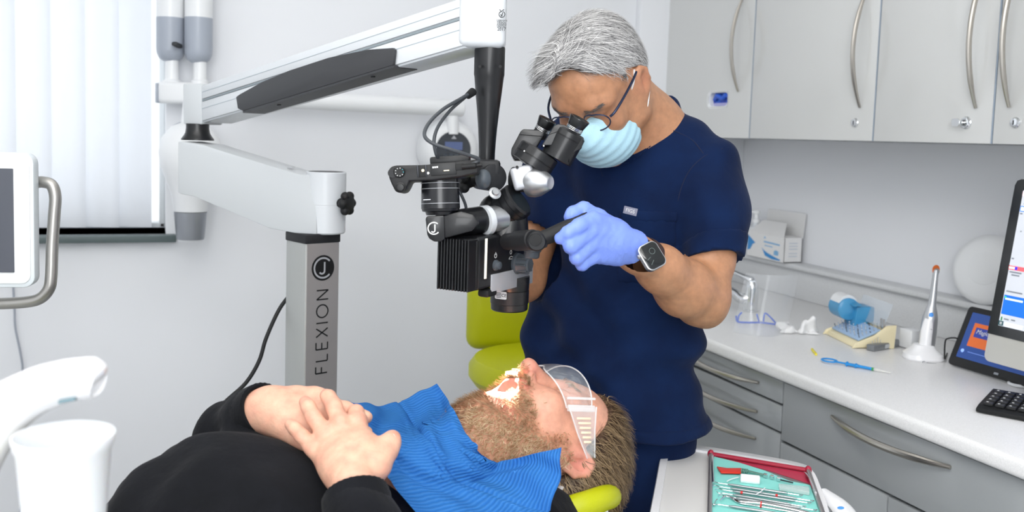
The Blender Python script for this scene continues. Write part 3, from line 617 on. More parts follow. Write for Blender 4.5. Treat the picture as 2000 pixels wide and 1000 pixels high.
# ------------------------------------------------------------------ camera on the block
cm = thing('mirrorless_camera', 'black mirrorless camera mounted lens down on the microscope side tube', 'camera', U(860, 418, 1.43))
lt0, lt1 = U(861, 420, 1.43), U(859, 342, 1.43); la = nrm(lt1-lt0); Ll = np.linalg.norm(lt1-lt0); lr = lambda f_: f_*PX(1.43)
M_lens = mat('black lens barrel', '15161a', .3, coat=.2)
ln = obj('lens', lathe(lt0, la, [(0, lr(28)), (Ll*.08, lr(30)), (Ll*.10, lr(36)), (Ll*.16, lr(37)), (Ll*.165, lr(38)), (Ll*.6, lr(37)), (Ll, lr(35))], 48), M_lens, cm)
for t in (.29, .66, .80): obj('silver_line', ring(lt0+la*Ll*t, la, lr(37.4), .0005, 48, 6), M_silp, ln)
obj('lens_print', rbox(U(834, 390, 1.4015), (.011, .0012, .0004), np.array([nrm(RT+UP*.05), UP, -FW]).T, 0), M_silp, ln)
bod = [(759, 332), (763, 326), (772, 323), (830, 322), (900, 314), (933, 311), (936, 318), (934, 338), (900, 346), (845, 353), (800, 354), (796, 364), (790, 374), (780, 377), (772, 374), (764, 358), (759, 345)]
cb = obj('camera_body', prism([U(x, y, 1.395) for x, y in bod], FW*.062, .003, 3), mat('black camera shell', '141416', .45, bump=.1, bscale=1500), cm)
tx = nrm(U(930, 325, 1.395)-U(770, 336, 1.395)); Rk = axes(tx, UP); nk = -FW
def CP(x, y, o=0): return U(x, y, 1.395-o)
obj('mode_dial', lathe(CP(780, 336), nk, [(0, .0085), (.004, .0085), (.005, .0075)], 28), M_rub, cm)
dk = [ell(CP(780, 336, .0052)+(RT*cos(2*pi*j/9)+UP*sin(2*pi*j/9))*.0058, (.0008, .0008, .0003), CR, 6, 4) for j in range(9)]
obj('dial_marks', merge(*dk[2:]), M_whiteprint, cm); obj('dial_mark_teal', merge(*dk[:2]), mat('teal mark', '1fa6b8', .5), cm)
obj('control_wheel', lathe(CP(767, 338), nk, [(0, .007), (.002, .007)], 22), M_blackm, cm)
sh = obj('shutter_ring', lathe(CP(783, 366), nk, [(0, .0075), (.004, .0075), (.005, .0055), (.0075, .005), (.0078, .003)], 24), M_blackp, cm)
obj('hot_shoe', merge(rbox(CP(824, 334, .001), (.0145, .0175, .002), Rk, .0005)), M_rub, cm)
obj('shoe_rails', merge(*[rbox(CP(824+q, 334-q*.06, .0025), (.002, .0175, .002), Rk, .0003) for q in (-8, 8)]), mat('dark steel', '3a3c40', .35, .8), cm)
obj('shoe_contact', lathe(CP(826, 333, .002), nk, [(0, .0022), (.0008, .0022)], 12), mat('pale brass', 'd8c9a8', .4, .5), cm)
obj('flash_lid', rbox(CP(866, 330, .0005), (.038, .018, .002), Rk, .0006), M_blackp, cm)
obj('body_print', merge(*[rbox(CP(846+4*q_, 327-.4*q_, .0022), (.0024, .0026, .0003), Rk, 0) for q_ in range(3)], rbox(CP(836, 338, .0012), (.0034, .0034, .0003), np.array([nrm(RT+UP), nrm(UP-RT), -FW]).T, 0)), M_whiteprint, cm)
obj('side_latch', rbox(CP(872, 333, .0015), (.008, .0015, .001), Rk, 0), mat('pale brass', 'd8c9a8', .4, .5), cm)
obj('screen_hinge', rbox(U(880, 313, 1.42), (.06, .012, .03), Rk, .003), M_blackp, cm)
obj('side_port', rbox(CP(898, 326, .0008), (.014, .010, .002), Rk, .001), M_rub, cm)
obj('cable_plug', lathe(CP(902, 326, .006), nrm(RT*.99+UP*.1), [(0, .004), (.02, .0045), (.022, .003), (.03, .003)], 14), M_rub, cm)
# cables
M_cable = mat('dark grey cable', '3e4247', .45)
obj('camera_cable', merge(tube(cr([CP(915, 325, .006), U(935, 312, 1.39), U(915, 303, 1.38), U(880, 292, 1.37), U(845, 280, 1.37), U(829, 264, 1.38), U(838, 240, 1.40), U(866, 213, 1.43), U(900, 193, 1.47), U(921, 180, 1.495)], 8), .0028, 10)), M_cable, ms)
obj('camera_cable', merge(tube(cr([U(858, 312, 1.41), U(851, 298, 1.40), U(848, 272, 1.40), U(857, 245, 1.42), U(880, 215, 1.45), U(905, 193, 1.48), U(921, 180, 1.497)], 8), .0026, 10)), M_cable, ms)
obj('cable_boot', lathe(U(914, 187, 1.487), nrm(U(930, 174, 1.51)-U(914, 187, 1.487)), [(0, .0055), (.010, .0062), (.017, .0068)], 16), M_rub, ms)
obj('lens_cable', tube(cr([U(896, 372, 1.46), U(903, 385, 1.46), U(909, 400, 1.465), U(911, 412, 1.468)], 6), .0024, 8), M_cable, ms)
# power cable behind the stand
ycab = 2.0
obj('power_cable', tube(cr([U(600, 520, 2.05), U(570, 570, 2.02), U(545, 605, 2.0), U(520, 660, 1.98), U(506, 705, 1.97), U(480, 748, 1.95), U(440, 785, 1.93), U(410, 820, 1.92), U(392, 850, 1.92), U(380, 890, 1.93), U(384, 960, 1.95), U(400, 1250, 1.96)], 8), .0042, 12), M_rub, label='black power cable curving down behind the silver column', cat='cable')
# ================================================================== figure tools
class Field:
    """signed distance grid; every primitive is evaluated only near itself"""
    def __init__(s, lo, hi, h):
        s.lo = np.asarray(lo, float); s.h = h; s.N = np.maximum(np.ceil((np.asarray(hi)-s.lo)/h).astype(int)+1, 4)
        s.ax = [(s.lo[i]+np.arange(s.N[i])*h).astype(np.float32) for i in range(3)]; s.f = np.full(tuple(s.N), .2, np.float32)
    def sl(s, lo, hi):
        a = np.clip(np.floor((np.asarray(lo)-s.lo)/s.h).astype(int), 0, s.N-1); b = np.clip(np.ceil((np.asarray(hi)-s.lo)/s.h).astype(int)+1, 1, s.N)
        return tuple(slice(a[i], max(b[i], a[i]+1)) for i in range(3))
    def grid(s, S): return np.meshgrid(*[s.ax[i][S[i]] for i in range(3)], indexing='ij')
    def op(s, fn, lo, hi, mode, k):
        S = s.sl(lo, hi); g = fn(*s.grid(S)); c = s.f[S]
        s.f[S] = smin(c, g, k) if mode == '+' else smax(c, -g, k) if mode == '-' else smax(c, g, k)
        return s
    def cap(s, a, b, ra, rb=None, k=.015, mode='+'):
        rb = ra if rb is None else rb; P = np.array([a, b]); r = max(ra, rb)+k+.012; return s.op(Q.cap(a, b, ra, rb), P.min(0)-r, P.max(0)+r, mode, k)
    def ell(s, c, r, R=I3, k=.015, mode='+'):
        m = max(r)+k+.012; c = np.asarray(c); return s.op(Q.ell(c, r, R), c-m, c+m, mode, k)
    def chain(s, pts, rs, k=.006):
        for i in range(len(pts)-1): s.cap(pts[i], pts[i+1], rs[i], rs[i+1], k)
        return s
    def all(s, fn): s.f = fn(s.f, *np.meshgrid(*s.ax, indexing='ij')).astype(np.float32); return s
    def mesh(s, it=2):
        vs, fs = snets(None, s.lo, s.lo+1, s.h, s.f); return smooth_mesh(vs, fs, it), fs
    def sample(s, P):
        q = (np.asarray(P)-s.lo)/s.h; i = np.clip(np.floor(q).astype(int), 0, s.N-2); t = np.clip(q-i, 0, 1); o = 0
        for a in (0, 1):
            for b in (0, 1):
                for c in (0, 1):
                    w = (t[:, 0] if a else 1-t[:, 0])*(t[:, 1] if b else 1-t[:, 1])*(t[:, 2] if c else 1-t[:, 2]); o = o+w*s.f[i[:, 0]+a, i[:, 1]+b, i[:, 2]+c]
        return o
    def grad(s, P):
        e = s.h; return np.stack([s.sample(P+np.eye(3)[k]*e)-s.sample(P-np.eye(3)[k]*e) for k in range(3)], 1)/(2*e)
def shell(F_, t):
    g = Field.__new__(Field); g.lo, g.h, g.N, g.ax = F_.lo, F_.h, F_.N, F_.ax; g.f = (F_.f-t).astype(np.float32); return g
def fobj(name, F_, m, parent, it=2, col=None, **kw):
    vs, fs = F_.mesh(it); o = obj(name, (vs.tolist(), fs.tolist()), m, parent, smooth=180, **kw)
    if col is not None:
        a = o.data.color_attributes.new('tint', 'FLOAT_COLOR', 'POINT'); c = np.ones((len(vs), 4), np.float32); c[:, :3] = col(vs); a.data.foreach_set('color', c.ravel())
    return o
def skin_mat(name, rough=.45, sss=.12, bump=.25, bscale=260):
    m = bpy.data.materials.new(name); m.use_nodes = True; nt = m.node_tree; b = nt.nodes['Principled BSDF']
    a = nt.nodes.new('ShaderNodeVertexColor'); a.layer_name = 'tint'
    n = nt.nodes.new('ShaderNodeTexNoise'); n.inputs['Scale'].default_value = 90; n.inputs['Detail'].default_value = 5
    r = nt.nodes.new('ShaderNodeMapRange'); r.inputs[1].default_value = .3; r.inputs[2].default_value = .7; r.inputs[3].default_value = .86; r.inputs[4].default_value = 1.08
    mu = nt.nodes.new('ShaderNodeVectorMath'); mu.operation = 'SCALE'; tc = nt.nodes.new('ShaderNodeTexCoord')
    nt.links.new(tc.outputs['Object'], n.inputs['Vector']); nt.links.new(n.outputs['Fac'], r.inputs[0]); nt.links.new(a.outputs['Color'], mu.inputs[0]); nt.links.new(r.outputs[0], mu.inputs['Scale']); nt.links.new(mu.outputs[0], b.inputs['Base Color'])
    b.inputs['Roughness'].default_value = rough; b.inputs['Subsurface Weight'].default_value = sss; b.inputs['Subsurface Radius'].default_value = (.009, .004, .002); b.inputs['Subsurface Scale'].default_value = 1
    n2 = nt.nodes.new('ShaderNodeTexNoise'); n2.inputs['Scale'].default_value = bscale; n2.inputs['Detail'].default_value = 4; nt.links.new(tc.outputs['Object'], n2.inputs['Vector'])
    bp = nt.nodes.new('ShaderNodeBump'); bp.inputs['Strength'].default_value = bump; bp.inputs['Distance'].default_value = .0012
    nt.links.new(n2.outputs['Fac'], bp.inputs['Height']); nt.links.new(bp.outputs['Normal'], b.inputs['Normal']); return m
def cloth_mat(name, h, h2=None, rough=.85, bump=.35, bscale=30, weave=0):
    m = mat(name, h, rough, h2=h2, nscale=14, bump=bump, bscale=bscale, spec=.08); b = m.node_tree.nodes['Principled BSDF']
    b.inputs['Sheen Weight'].default_value = .04
    for n in m.node_tree.nodes:
        if n.type == 'BUMP': n.inputs['Distance'].default_value = .006
    return m
class Frame3:
    """f forward (nose), c crown, l the person's left; s scale"""
    def __init__(s, O, f, l, sc=1):
        s.O = np.asarray(O, float); s.f = nrm(f); l = np.asarray(l, float); s.l = nrm(l-s.f*(l@s.f)); s.c = nrm(np.cross(s.l, s.f))*1.0; s.s = sc
        s.c = np.cross(s.f, s.l); s.R = np.array([s.f, s.c, s.l]).T
    def P(s, f, c, l=0): return s.O+s.s*(s.f*f+s.c*c+s.l*l)
    def loc(s, vs): return (np.asarray(vs)-s.O)@s.R/s.s
def camv(r, u, t): return RT*r+UP*u-FW*t      # direction given as right, up, towards the viewer
def head_prims(F_, H, chin=(.078, -.108), mouth_open=False, neck=None, nose=1.0):
    s = H.s; P = H.P; R = H.R; E = lambda c, r, k=.012, mode='+': F_.ell(P(*c), np.array(r)*s, R, k*s, mode)
    C = lambda a, b, ra, rb, k=.012, mode='+': F_.cap(P(*a), P(*b), ra*s, rb*s, k*s, mode)
    E((-.012, .038, 0), (.096, .088, .077)); E((.035, .045, 0), (.058, .058, .062), .03); E((.03, -.03, 0), (.062, .07, .062), .03)
    C((.079, .026, .030), (.070, .022, .050), .013, .011, .02); C((.079, .026, -.030), (.070, .022, -.050), .013, .011, .02); C((.084, .026, -.02), (.084, .026, .02), .011, .011, .02)
    for g in (1, -1):
        E((.066, -.024, g*.042), (.022, .02, .022), .025)
        C((.002, -.055, g*.056), (chin[0]-.02, chin[1]+.012, g*.026), .018, .017, .03)
        C((.0, -.01, g*.062), (.002, -.058, g*.056), .014, .018, .03)
        E((.094, .004, g*.031), (.016, .011, .018), .012, '-'); E((.074, .004, g*.031), (.0145, .0135, .0145), .004)
        C((.0875, .0085, g*.018), (.083, .008, g*.046), .0028, .0028, .004)
    E((.062, -.052, 0), (.036, .034, .040), .025)
    C((chin[0]-.008, chin[1], -.012), (chin[0]-.008, chin[1], .012), .020, .020, .025)
    C((.088, .018, 0), (.104+.012*nose, -.026, 0), .008, .0115, .012); E((.112+.008*nose, -.031, 0), (.0125, .011, .012), .008)
    for g in (1, -1): E((.101, -.036, g*.0135), (.0125, .0095, .0085), .006)
    if mouth_open:
        E((.088, -.074, 0), (.035, .020, .023), .006, '-')
        C((.094, -.053, -.02), (.094, -.053, .02), .0065, .0065, .008); C((chin[0]+.014, -.094, -.018), (chin[0]+.014, -.094, .018), .0075, .0075, .01)
    else: C((.096, -.058, -.018), (.096, -.058, .018), .007, .007, .008); C((.093, -.069, -.016), (.093, -.069, .016), .008, .008, .008)
    for g in (1, -1): E((.112, -.0405, g*.0075), (.006, .005, .0042), .002, '-')
    for g in (1, -1):   # ears
        Re = axes(H.f*.95+H.c*.25+H.l*(-.35*g), H.c)
        F_.ell(P(-.008, -.002, g*.082), np.array([.021, .034, .0085])*s, Re, .006*s); F_.ell(P(-.002, -.028, g*.077), np.array([.010, .012, .0065])*s, Re, .008*s)
        F_.ell(P(-.010, .0, g*.093), np.array([.0125, .021, .0105])*s, Re, .003*s, '-')
        F_.cap(P(-.001, -.01, g*.082), P(-.004, .006, g*.084), .0035*s, .003*s, .004*s)
        rim = [P(-.004, .016, g*.083), P(-.016, .026, g*.085), P(-.029, .014, g*.088), P(-.029, -.008, g*.087), P(-.018, -.024, g*.083)]
        for i in range(4): F_.cap(rim[i], rim[i+1], .0042*s, .0042*s, .004*s)
def strands(name, F_, roots, flow, n, L, width, m, parent, lift=.002, steps=7, jitter=.35, curl=0, lvar=.4, seed=1, rise=0.0, wind=0, tuft=60):
    """hair: ribbons that follow the field's surface along flow(p)"""
    r = np.random.default_rng(seed); roots = np.asarray(roots); p = roots[r.integers(0, len(roots), n)]+r.normal(0, .0012, (n, 3))
    LL = L*(1-lvar*r.random(n)); ll = lift*(.35+1.0*r.random(n)); tf = r.normal(0, 1, (tuft, 3)); jit = (r.normal(0, 1, (n, 3))*.6+tf[(np.floor(p@np.array([310., 170., 230.])).astype(int)) % tuft]*.6)*jitter; pts = []; nor = []
    ph = r.random(n)*6.28
    for k in range(steps+1):
        g = F_.grad(p); g /= np.linalg.norm(g, axis=1, keepdims=True)+1e-9; dd = F_.sample(p); tgt = ll*(k/steps)**.6+rise*(k/steps)**2
        p = p-g*(dd-tgt)[:, None]; pts.append(p.copy()); nor.append(g)
        v = flow(p)+jit*(.5+.5*k/steps); v = v-g*np.sum(v*g, 1, keepdims=True); v /= np.linalg.norm(v, axis=1, keepdims=True)+1e-9
        if curl: v = v+curl*np.sin(ph+k*1.1)[:, None]*np.cross(g, v)
        p = p+v*(LL/steps)[:, None]
    pts = np.array(pts); nor = np.array(nor); m1 = steps+1; vs = np.empty((n, m1, 2, 3)); 
    for k in range(m1):
        t = pts[min(k+1, steps)]-pts[max(k-1, 0)]; sd = np.cross(t, nor[k]); sd /= np.linalg.norm(sd, axis=1, keepdims=True)+1e-9; w = width*(1-.8*(k/steps)**2)
        vs[:, k, 0] = pts[k]+sd*w/2; vs[:, k, 1] = pts[k]-sd*w/2
    base = (np.arange(n)*m1*2)[:, None]; q = np.arange(steps)[None]*2; fs = np.stack([base+q, base+q+1, base+q+3, base+q+2], -1).reshape(-1, 4)
    me = bpy.data.meshes.new(name); vv = vs.reshape(-1, 3)-np.array(ORG[parent.name]); me.from_pydata(vv.tolist(), [], fs.tolist()); me.polygons.foreach_set('use_smooth', [True]*len(fs))
    a = me.color_attributes.new('tint', 'FLOAT_COLOR', 'POINT'); c = np.ones((n, m1*2, 4), np.float32); c[:, :, :3] = (r.random(n)**1.0)[:, None, None]; a.data.foreach_set('color', c.ravel())
    o = bpy.data.objects.new(name, me); COL.objects.link(o); o.parent = parent; me.materials.append(m); ORG[o.name] = ORG[parent.name]; return o
def hair_mat(name, ha, hb, rough=.45):
    m = bpy.data.materials.new(name); m.use_nodes = True; nt = m.node_tree; b = nt.nodes['Principled BSDF']; a = nt.nodes.new('ShaderNodeVertexColor'); a.layer_name = 'tint'
    r = nt.nodes.new('ShaderNodeValToRGB'); r.color_ramp.elements[0].color = (*hexc(ha), 1); r.color_ramp.elements[1].color = (*hexc(hb), 1)
    nt.links.new(a.outputs['Color'], r.inputs['Fac']); nt.links.new(r.outputs['Color'], b.inputs['Base Color']); b.inputs['Roughness'].default_value = rough; b.inputs['Specular IOR Level'].default_value = .35; return m
def mixc(a, b, t): t = np.clip(t, 0, 1)[:, None]; return np.asarray(a)[None]*(1-t)+np.asarray(b)[None]*t if np.ndim(a) == 1 else a*(1-t)+np.asarray(b)[None]*t
def sstep(x, a, b): t = np.clip((x-a)/(b-a), 0, 1); return t*t*(3-2*t)
# ================================================================== the dentist
dr = thing('person', 'person in navy scrubs, face mask and blue gloves looking into the microscope', 'person', U(1190, 900, 1.82)*np.array([1, 1, 0]))
H = Frame3(U(1172, 172, 1.62), camv(-.40, -.71, .57), camv(.82, 0, .57), .92)
ls_ = nrm(.80*HR-.60*HF); fs_ = nrm(-.60*HR-.80*HF)          # torso: his left, his front
neckb = U(1262, 262, 1.74)
shL, elL, wrL = U(1383, 330, 1.70), U(1372, 580, 1.615), U(1243, 496, 1.468)
shR, elR, wrR = U(1098, 300, 1.90), U(1020, 545, 1.75), U(928, 494, 1.62)
body = Field(*pb(U(1010, 20, 1.5), U(1010, 20, 1.95), U(1430, 20, 1.5), U(1450, 660, 1.95), U(860, 560, 1.5), U(1010, 850, 1.95), wrR-.05, pad=.03), .0032)
head_prims(body, H)
body.cap(H.P(-.025, -.03), neckb, .056, .060, .03); body.cap(H.P(-.045, -.01), neckb+fs_*-.03, .045, .055, .03)
body.cap(neckb, U(1200, 560, 1.80), .06, .10, .05); body.cap(neckb, shL, .045, .045, .03); body.cap(neckb, shR, .045, .045, .03)
body.chain([shL, U(1390, 430, 1.675), U(1386, 505, 1.648), elL], [.044, .042, .041, .043], .02)
body.chain([elL, U(1335, 562, 1.575), U(1290, 525, 1.515), wrL, U(1220, 482, 1.45)], [.044, .046, .036, .0265, .027], .02)
body.cap(U(1380, 610, 1.63), U(1368, 596, 1.62), .022, .03, .03)
body.chain([shR, (shR+elR)/2, elR], [.050, .044, .040], .02); body.chain([elR, (elR+wrR)/2, wrR], [.041, .036, .027], .02)
D_skin, D_dark, D_red = np.array(hexc('b98664')), np.array(hexc('8d5f47')), np.array(hexc('b4705a'))
def dcol(v):
    q = H.loc(v); c = np.tile(D_skin, (len(v), 1)); c = mixc(c, D_dark, .55*np.exp(-((q[:, 0]-.09)**2+(q[:, 1]-.0)**2)/.0007)); c = mixc(c, D_red, .5*np.exp(-((q[:, 0]+.012)**2+(q[:, 1])**2)/.0006)*(q[:, 2] > .07)); return c
fobj('body', body, skin_mat('tan skin'), dr, 2, dcol)
# hair: a cap with strands
hair = Field(H.O-.17, H.O+.17, .003)
E = lambda c, r, k=.012, mode='+', R_=None: hair.ell(H.P(*c), np.array(r)*H.s, H.R if R_ is None else R_, k*H.s, mode)
E((-.016, .046, 0), (.101, .090, .081)); E((.030, .090, .0), (.052, .038, .056), .03); E((.060, .090, -.022), (.030, .030, .042), .03); E((-.07, .0, 0), (.038, .055, .062), .03)
E((.015, .06, -.062), (.04, .04, .022), .03)
def trim(f, x, y, z):
    q = np.stack([x-H.O[0], y-H.O[1], z-H.O[2]], -1)@H.R/H.s; a, c, l = q[..., 0], q[..., 1], q[..., 2]
    line = .060-.030*np.clip((a-.0)/.06, -2.2, 1.0)-.45*np.maximum(-a-.005, 0)           # lower hairline runs down behind the ear
    low = np.where(a > .02, .058-.25*np.abs(l)*0, .012)
    low = np.where(a < -.02, -.055, low); low = np.interp(a, [-.10, -.035, -.018, .012, .03, .055, .10], [-.06, -.05, .012, .028, .048, .074, .098])
    low = low+.022*np.exp(-((l-.012)/.028)**2)*(a > .02)+np.where((np.abs(l) > .055) & (a > -.036) & (a < .02), .022, 0)
    return np.maximum(f, (low-c)*.8)
hair.all(trim)
hair.cap(H.P(.085, .085, -.004), H.P(.005, .142, -.010), .0125*H.s, .006*H.s, .006, '-')
hv, hf = hair.mesh(1)
M_hair = hair_mat('silver hair strands', '6c6b6d', 'e2e1e0'); M_haircap = mat('silver hair mass', 'a3a2a2', .6, h2='7d7a79', nscale=60)
hc_ = obj('hair', (hv.tolist(), hf.tolist()), M_haircap, dr, smooth=180)
part_l = -.012
def dflow(p):
    q = H.loc(p); side = np.tanh((q[:, 2]-part_l)/.012); fwd = np.where(side < 0, .45, .0); back = np.where(side > 0, .55, 0)
    v = H.l[None]*side[:, None]*.9+H.f[None]*(fwd-back)[:, None]-H.c[None]*(np.abs(q[:, 2])*9)[:, None]; low = sstep(-q[:, 0], .02, .07); return v*(1-low[:, None])+low[:, None]*(-H.c[None]*.9-H.f[None]*.3+H.l[None]*.1)
qq = H.loc(hv); keep = (body.sample(hv) > -.003)
strands('hair_strands', hair, hv[keep], dflow, 9000, .042, .0010, M_hair, hc_, .005, 8, .30, seed=3)
front = hv[keep & (qq[:, 1] > .07) & (qq[:, 0] > .03)]
strands('forelock', hair, front, lambda p: dflow(p)+H.f[None]*.2-H.l[None]*.4, 700, .045, .0009, M_hair, hc_, .008, 8, .45, seed=5, rise=.008)
# eyebrow strands
M_brow = hair_mat('dark grey brow', '4a4441', '8a8480')
for g in (1, -1):
    bw = np.array([H.P(.094-.3*l_, .026, g*(.015+l_)) for l_ in np.linspace(0, .03, 60)])
    strands('eyebrow', body, bw, lambda p: H.l[None]*g+H.c[None]*.15, 150, .010, .0007, M_brow, dr, .002, 3, .25)
# mask
mk = Field(H.P(.05, -.055)-.12, H.P(.05, -.055)+.12, .0025)
mk.ell(H.P(.056, -.062), np.array([.066, .060, .064])*H.s, H.R); mk.ell(H.P(.092, -.026), np.array([.048, .034, .034])*H.s, H.R, .03); mk.ell(H.P(.03, -.085), np.array([.058, .046, .058])*H.s, H.R, .03)
def mtrim(f, x, y, z):
    q = np.stack([x-H.O[0], y-H.O[1], z-H.O[2]], -1)@H.R/H.s; a, c, l = q[..., 0], q[..., 1], q[..., 2]
    f = f+.0008*np.sin((c+.35*a)*300)*(a > .03)
    return np.maximum(np.maximum(f, .030-a-.12*(np.abs(l)-.05)), c-(.006-.30*np.abs(l)))
mk.all(mtrim)
M_mask = mat('pale blue mask cloth', 'b4dcec', .8, bump=.3, bscale=500)
mo = fobj('face_mask', mk, M_mask, dr, 2)
obj('nose_wire', tube([H.P(.09-.9*abs(t)*.6, -.006-.3*abs(t), t) for t in np.linspace(-.05, .055, 15)], .001, 6), mat('mask seam', '9fcbe0', .7), mo)
for a_, b_, c_ in (((.030, -.012, .060), (.012, .012, .078), (-.006, .030, .080)), ((.032, -.062, .064), (.006, -.05, .080), (-.014, -.028, .086))):
    obj('ear_loop', tube(cr([H.P(*a_), H.P(*b_), H.P(*c_)], 6), .0016, 8), M_whiteprint, mo)
# glasses
gl_ = mat('navy metal frame', '26304a', .3, .5); ge = []
M_glassT = mat('spectacle lens', 'ffffff', .02, trans=1, ior=1.02)
ey = obj('glasses', tube(cr([H.P(-.012, .026, .083), H.P(.02, .022, .082), H.P(.06, .018, .078), H.P(.088, .012, .070), H.P(.096, .008, .062)], 6), .0021, 10), gl_, dr)
obj('temple', tube(cr([H.P(-.012, .026, -.083), H.P(.06, .018, -.078), H.P(.096, .008, -.062)], 6), .0021, 10), gl_, ey)
for g in (1, -1):
    rim = [H.P(.104-.25*(abs(x)), .006+z, g*.034+x*1.0) for x, z in [(.026*cos(t), .018*sin(t)-.004) for t in np.linspace(0, 2*pi, 24, endpoint=False)]]
    obj('lens_rim', tube(rim, .0012, 8, closed=True), gl_, ey)
obj('bridge', tube(cr([H.P(.099, .008, -.010), H.P(.106, .011, 0), H.P(.099, .008, .010)], 5), .0013, 8), gl_, ey)
# scrub top
def torso_field(F_, grow=0):
    Rz = np.array([ls_, fs_, ZZ]).T
    F_.cap(U(1285, 262, 1.755), U(1378, 322, 1.705), .060+grow, .056+grow, .04); F_.cap(U(1240, 262, 1.81), U(1105, 292, 1.895), .062+grow, .054+grow, .05)
    F_.ell(U(1218, 400, 1.805), (.172+grow, .118+grow, .175+grow), Rz, .07); F_.ell(U(1240, 320, 1.80), (.13+grow, .10+grow, .10+grow), Rz, .06)
    for y, xc, a, b in ((480, 1206, .160, .120), (580, 1198, .152, .120), (680, 1192, .158, .122), (770, 1188, .168, .122), (850, 1184, .172, .124), (930, 1180, .176, .122)):
        F_.ell(U(xc, y, 1.805), (a+grow, b+grow, .13), Rz, .09)
top = Field(*pb(U(1000, 190, 1.6), U(1000, 190, 2.0), U(1480, 190, 1.6), U(1000, 880, 2.0), U(1480, 880, 1.6), U(1480, 880, 2.0), pad=.02), .0045)
torso_field(top)
slE = U(1397, 520, 1.640); top.chain([U(1372, 322, 1.70), U(1386, 400, 1.68), slE], [.062, .060, .058], .03)
slR = U(1050, 465, 1.80); top.chain([U(1105, 295, 1.895), U(1080, 360, 1.86), slR], [.060, .065, .064], .03)
def folds(f, x, y, z):
    u = x*ls_[0]+y*ls_[1]; w = z*1.0
    g = .0065*np.sin(w*38+u*26+2.2*np.sin(u*14+w*6))+.0042*np.sin(u*60-w*22+1.7*np.sin(w*19))
    g = g+.0045*np.exp(-((z-1.02)/.13)**2)*np.sin(w*75-u*20+1.5*np.sin(u*18))
    return f+g
top.all(folds)
hem = U(1260, 846, 1.70); top.op(Q.plane(hem, nrm(-ZZ+HR*.03)), top.lo, top.lo+(top.N-1)*top.h, 'x', .004)
ax_s = nrm(slE-U(1386, 400, 1.685))
def boxcut(F_, p, n, ctr, rad):      # cut with a half space only near ctr
    c = np.asarray(ctr); S = F_.sl(c-rad, c+rad); g = Q.plane(p, n)(*F_.grid(S)); x, y, z = F_.grid(S); d = np.sqrt((x-c[0])**2+(y-c[1])**2+(z-c[2])**2); F_.f[S] = np.where(d < rad, smax(F_.f[S], g, .003), F_.f[S])
boxcut(top, U(1400, 503, 1.645), nrm(ax_s+HR*.10), U(1400, 580, 1.62), .085); boxcut(top, U(1047, 440, 1.80), nrm(slR-U(1080, 360, 1.86)), slR+nrm(slR-U(1080, 360, 1.86))*.05, .075)
for a_, b_ in ((U(1392, 470, 1.655), slE+ax_s*.03), (U(1066, 400, 1.83), slR+nrm(slR-U(1080, 360, 1.86))*.03)): top.cap(a_, b_, .030, .052, .004, '-')
nk0, nk1 = U(1270, 168, 1.72), U(1172, 282, 1.63)
full = shell(top, 0)
top.cap(nk0, nk1, .058, .050, .006, '-')
M_scrub = cloth_mat('navy scrub cotton', '122448', '0f1d3c')
sc = fobj('scrub_top', top, M_scrub, dr, 2)
def patch(name, F_, grow, fns, m, parent, it=1):
    g = shell(F_, grow)
    for fn in fns: g.op(fn, g.lo, g.lo+(g.N-1)*g.h, 'x', .001)
    vs, fs = g.mesh(it); return obj(name, (vs.tolist(), fs.tolist()), m, parent, smooth=60) if len(vs) else None
patch('collar_band', full, .003, [lambda x, y, z: Q.cap(nk0, nk1, .076, .068)(x, y, z), lambda x, y, z: -Q.cap(nk0, nk1, .0575, .0495)(x, y, z)], M_scrub, sc)
pcen = U(1263, 478, 1.69); pn = nrm(fs_*.8+ls_*.45); pr_ = axes(np.cross(ZZ, pn), ZZ+np.cross(ZZ, pn)*-.14)
patch('chest_pocket', top, .0022, [Q.box(pcen, (.100, .128, .12), pr_, .004)], M_scrub, sc)
patch('pocket_hem', top, .0032, [Q.box(pcen+ZZ*.054, (.100, .020, .12), pr_, .002)], M_scrub, sc)
patch('sleeve_hem', top, .0022, [Q.plane(U(1400, 472, 1.66), -nrm(ax_s+HR*.10)), Q.ell(U(1400, 500, 1.655), (.09, .09, .09))], M_scrub, sc)
patch('hem_band', top, .0022, [Q.plane(hem+ZZ*.022, ZZ)], M_scrub, sc)
# badge on the pocket
def surf(F_, x, y, d0=1.55):      # first surface hit along the pixel ray
    d = np.arange(d0, d0+.4, .001); P = np.array([U(x, y, q) for q in d]); v = F_.sample(P); i = int(np.argmax(v < 0)); return P[i]
bc = surf(top, 1233, 412); gn = nrm(top.grad(bc[None])[0]); Rbd = np.array([nrm(np.cross(ZZ, gn)), 0*ZZ, gn]).T; Rbd[:, 1] = np.cross(gn, Rbd[:, 0]); tl_ = radians(-9)
Rbd = np.array([Rbd[:, 0]*cos(tl_)+Rbd[:, 1]*sin(tl_), Rbd[:, 1]*cos(tl_)-Rbd[:, 0]*sin(tl_), gn]).T
bg = obj('badge', plate(bc+gn*.004, Rbd, .0255, .013, .0012, .0006), mat('grey woven tag', '8d90a4', .6), sc)
obj('badge_print', text('FIGS', bc+gn*.0047, Rbd, .0092, .0002), M_whiteprint, bg)
M_seamn = mat('navy seam', '0f1a38', .9)
for path in ([(1283, 242), (1312, 254), (1350, 272), (1374, 300)], [(1412, 290), (1375, 306), (1345, 336), (1327, 380), (1318, 440)], [(1168, 318), (1178, 345)]):
    obj('seam', tube(cr([surf(top, *q) for q in path], 5), .0011, 6), M_seamn, sc)
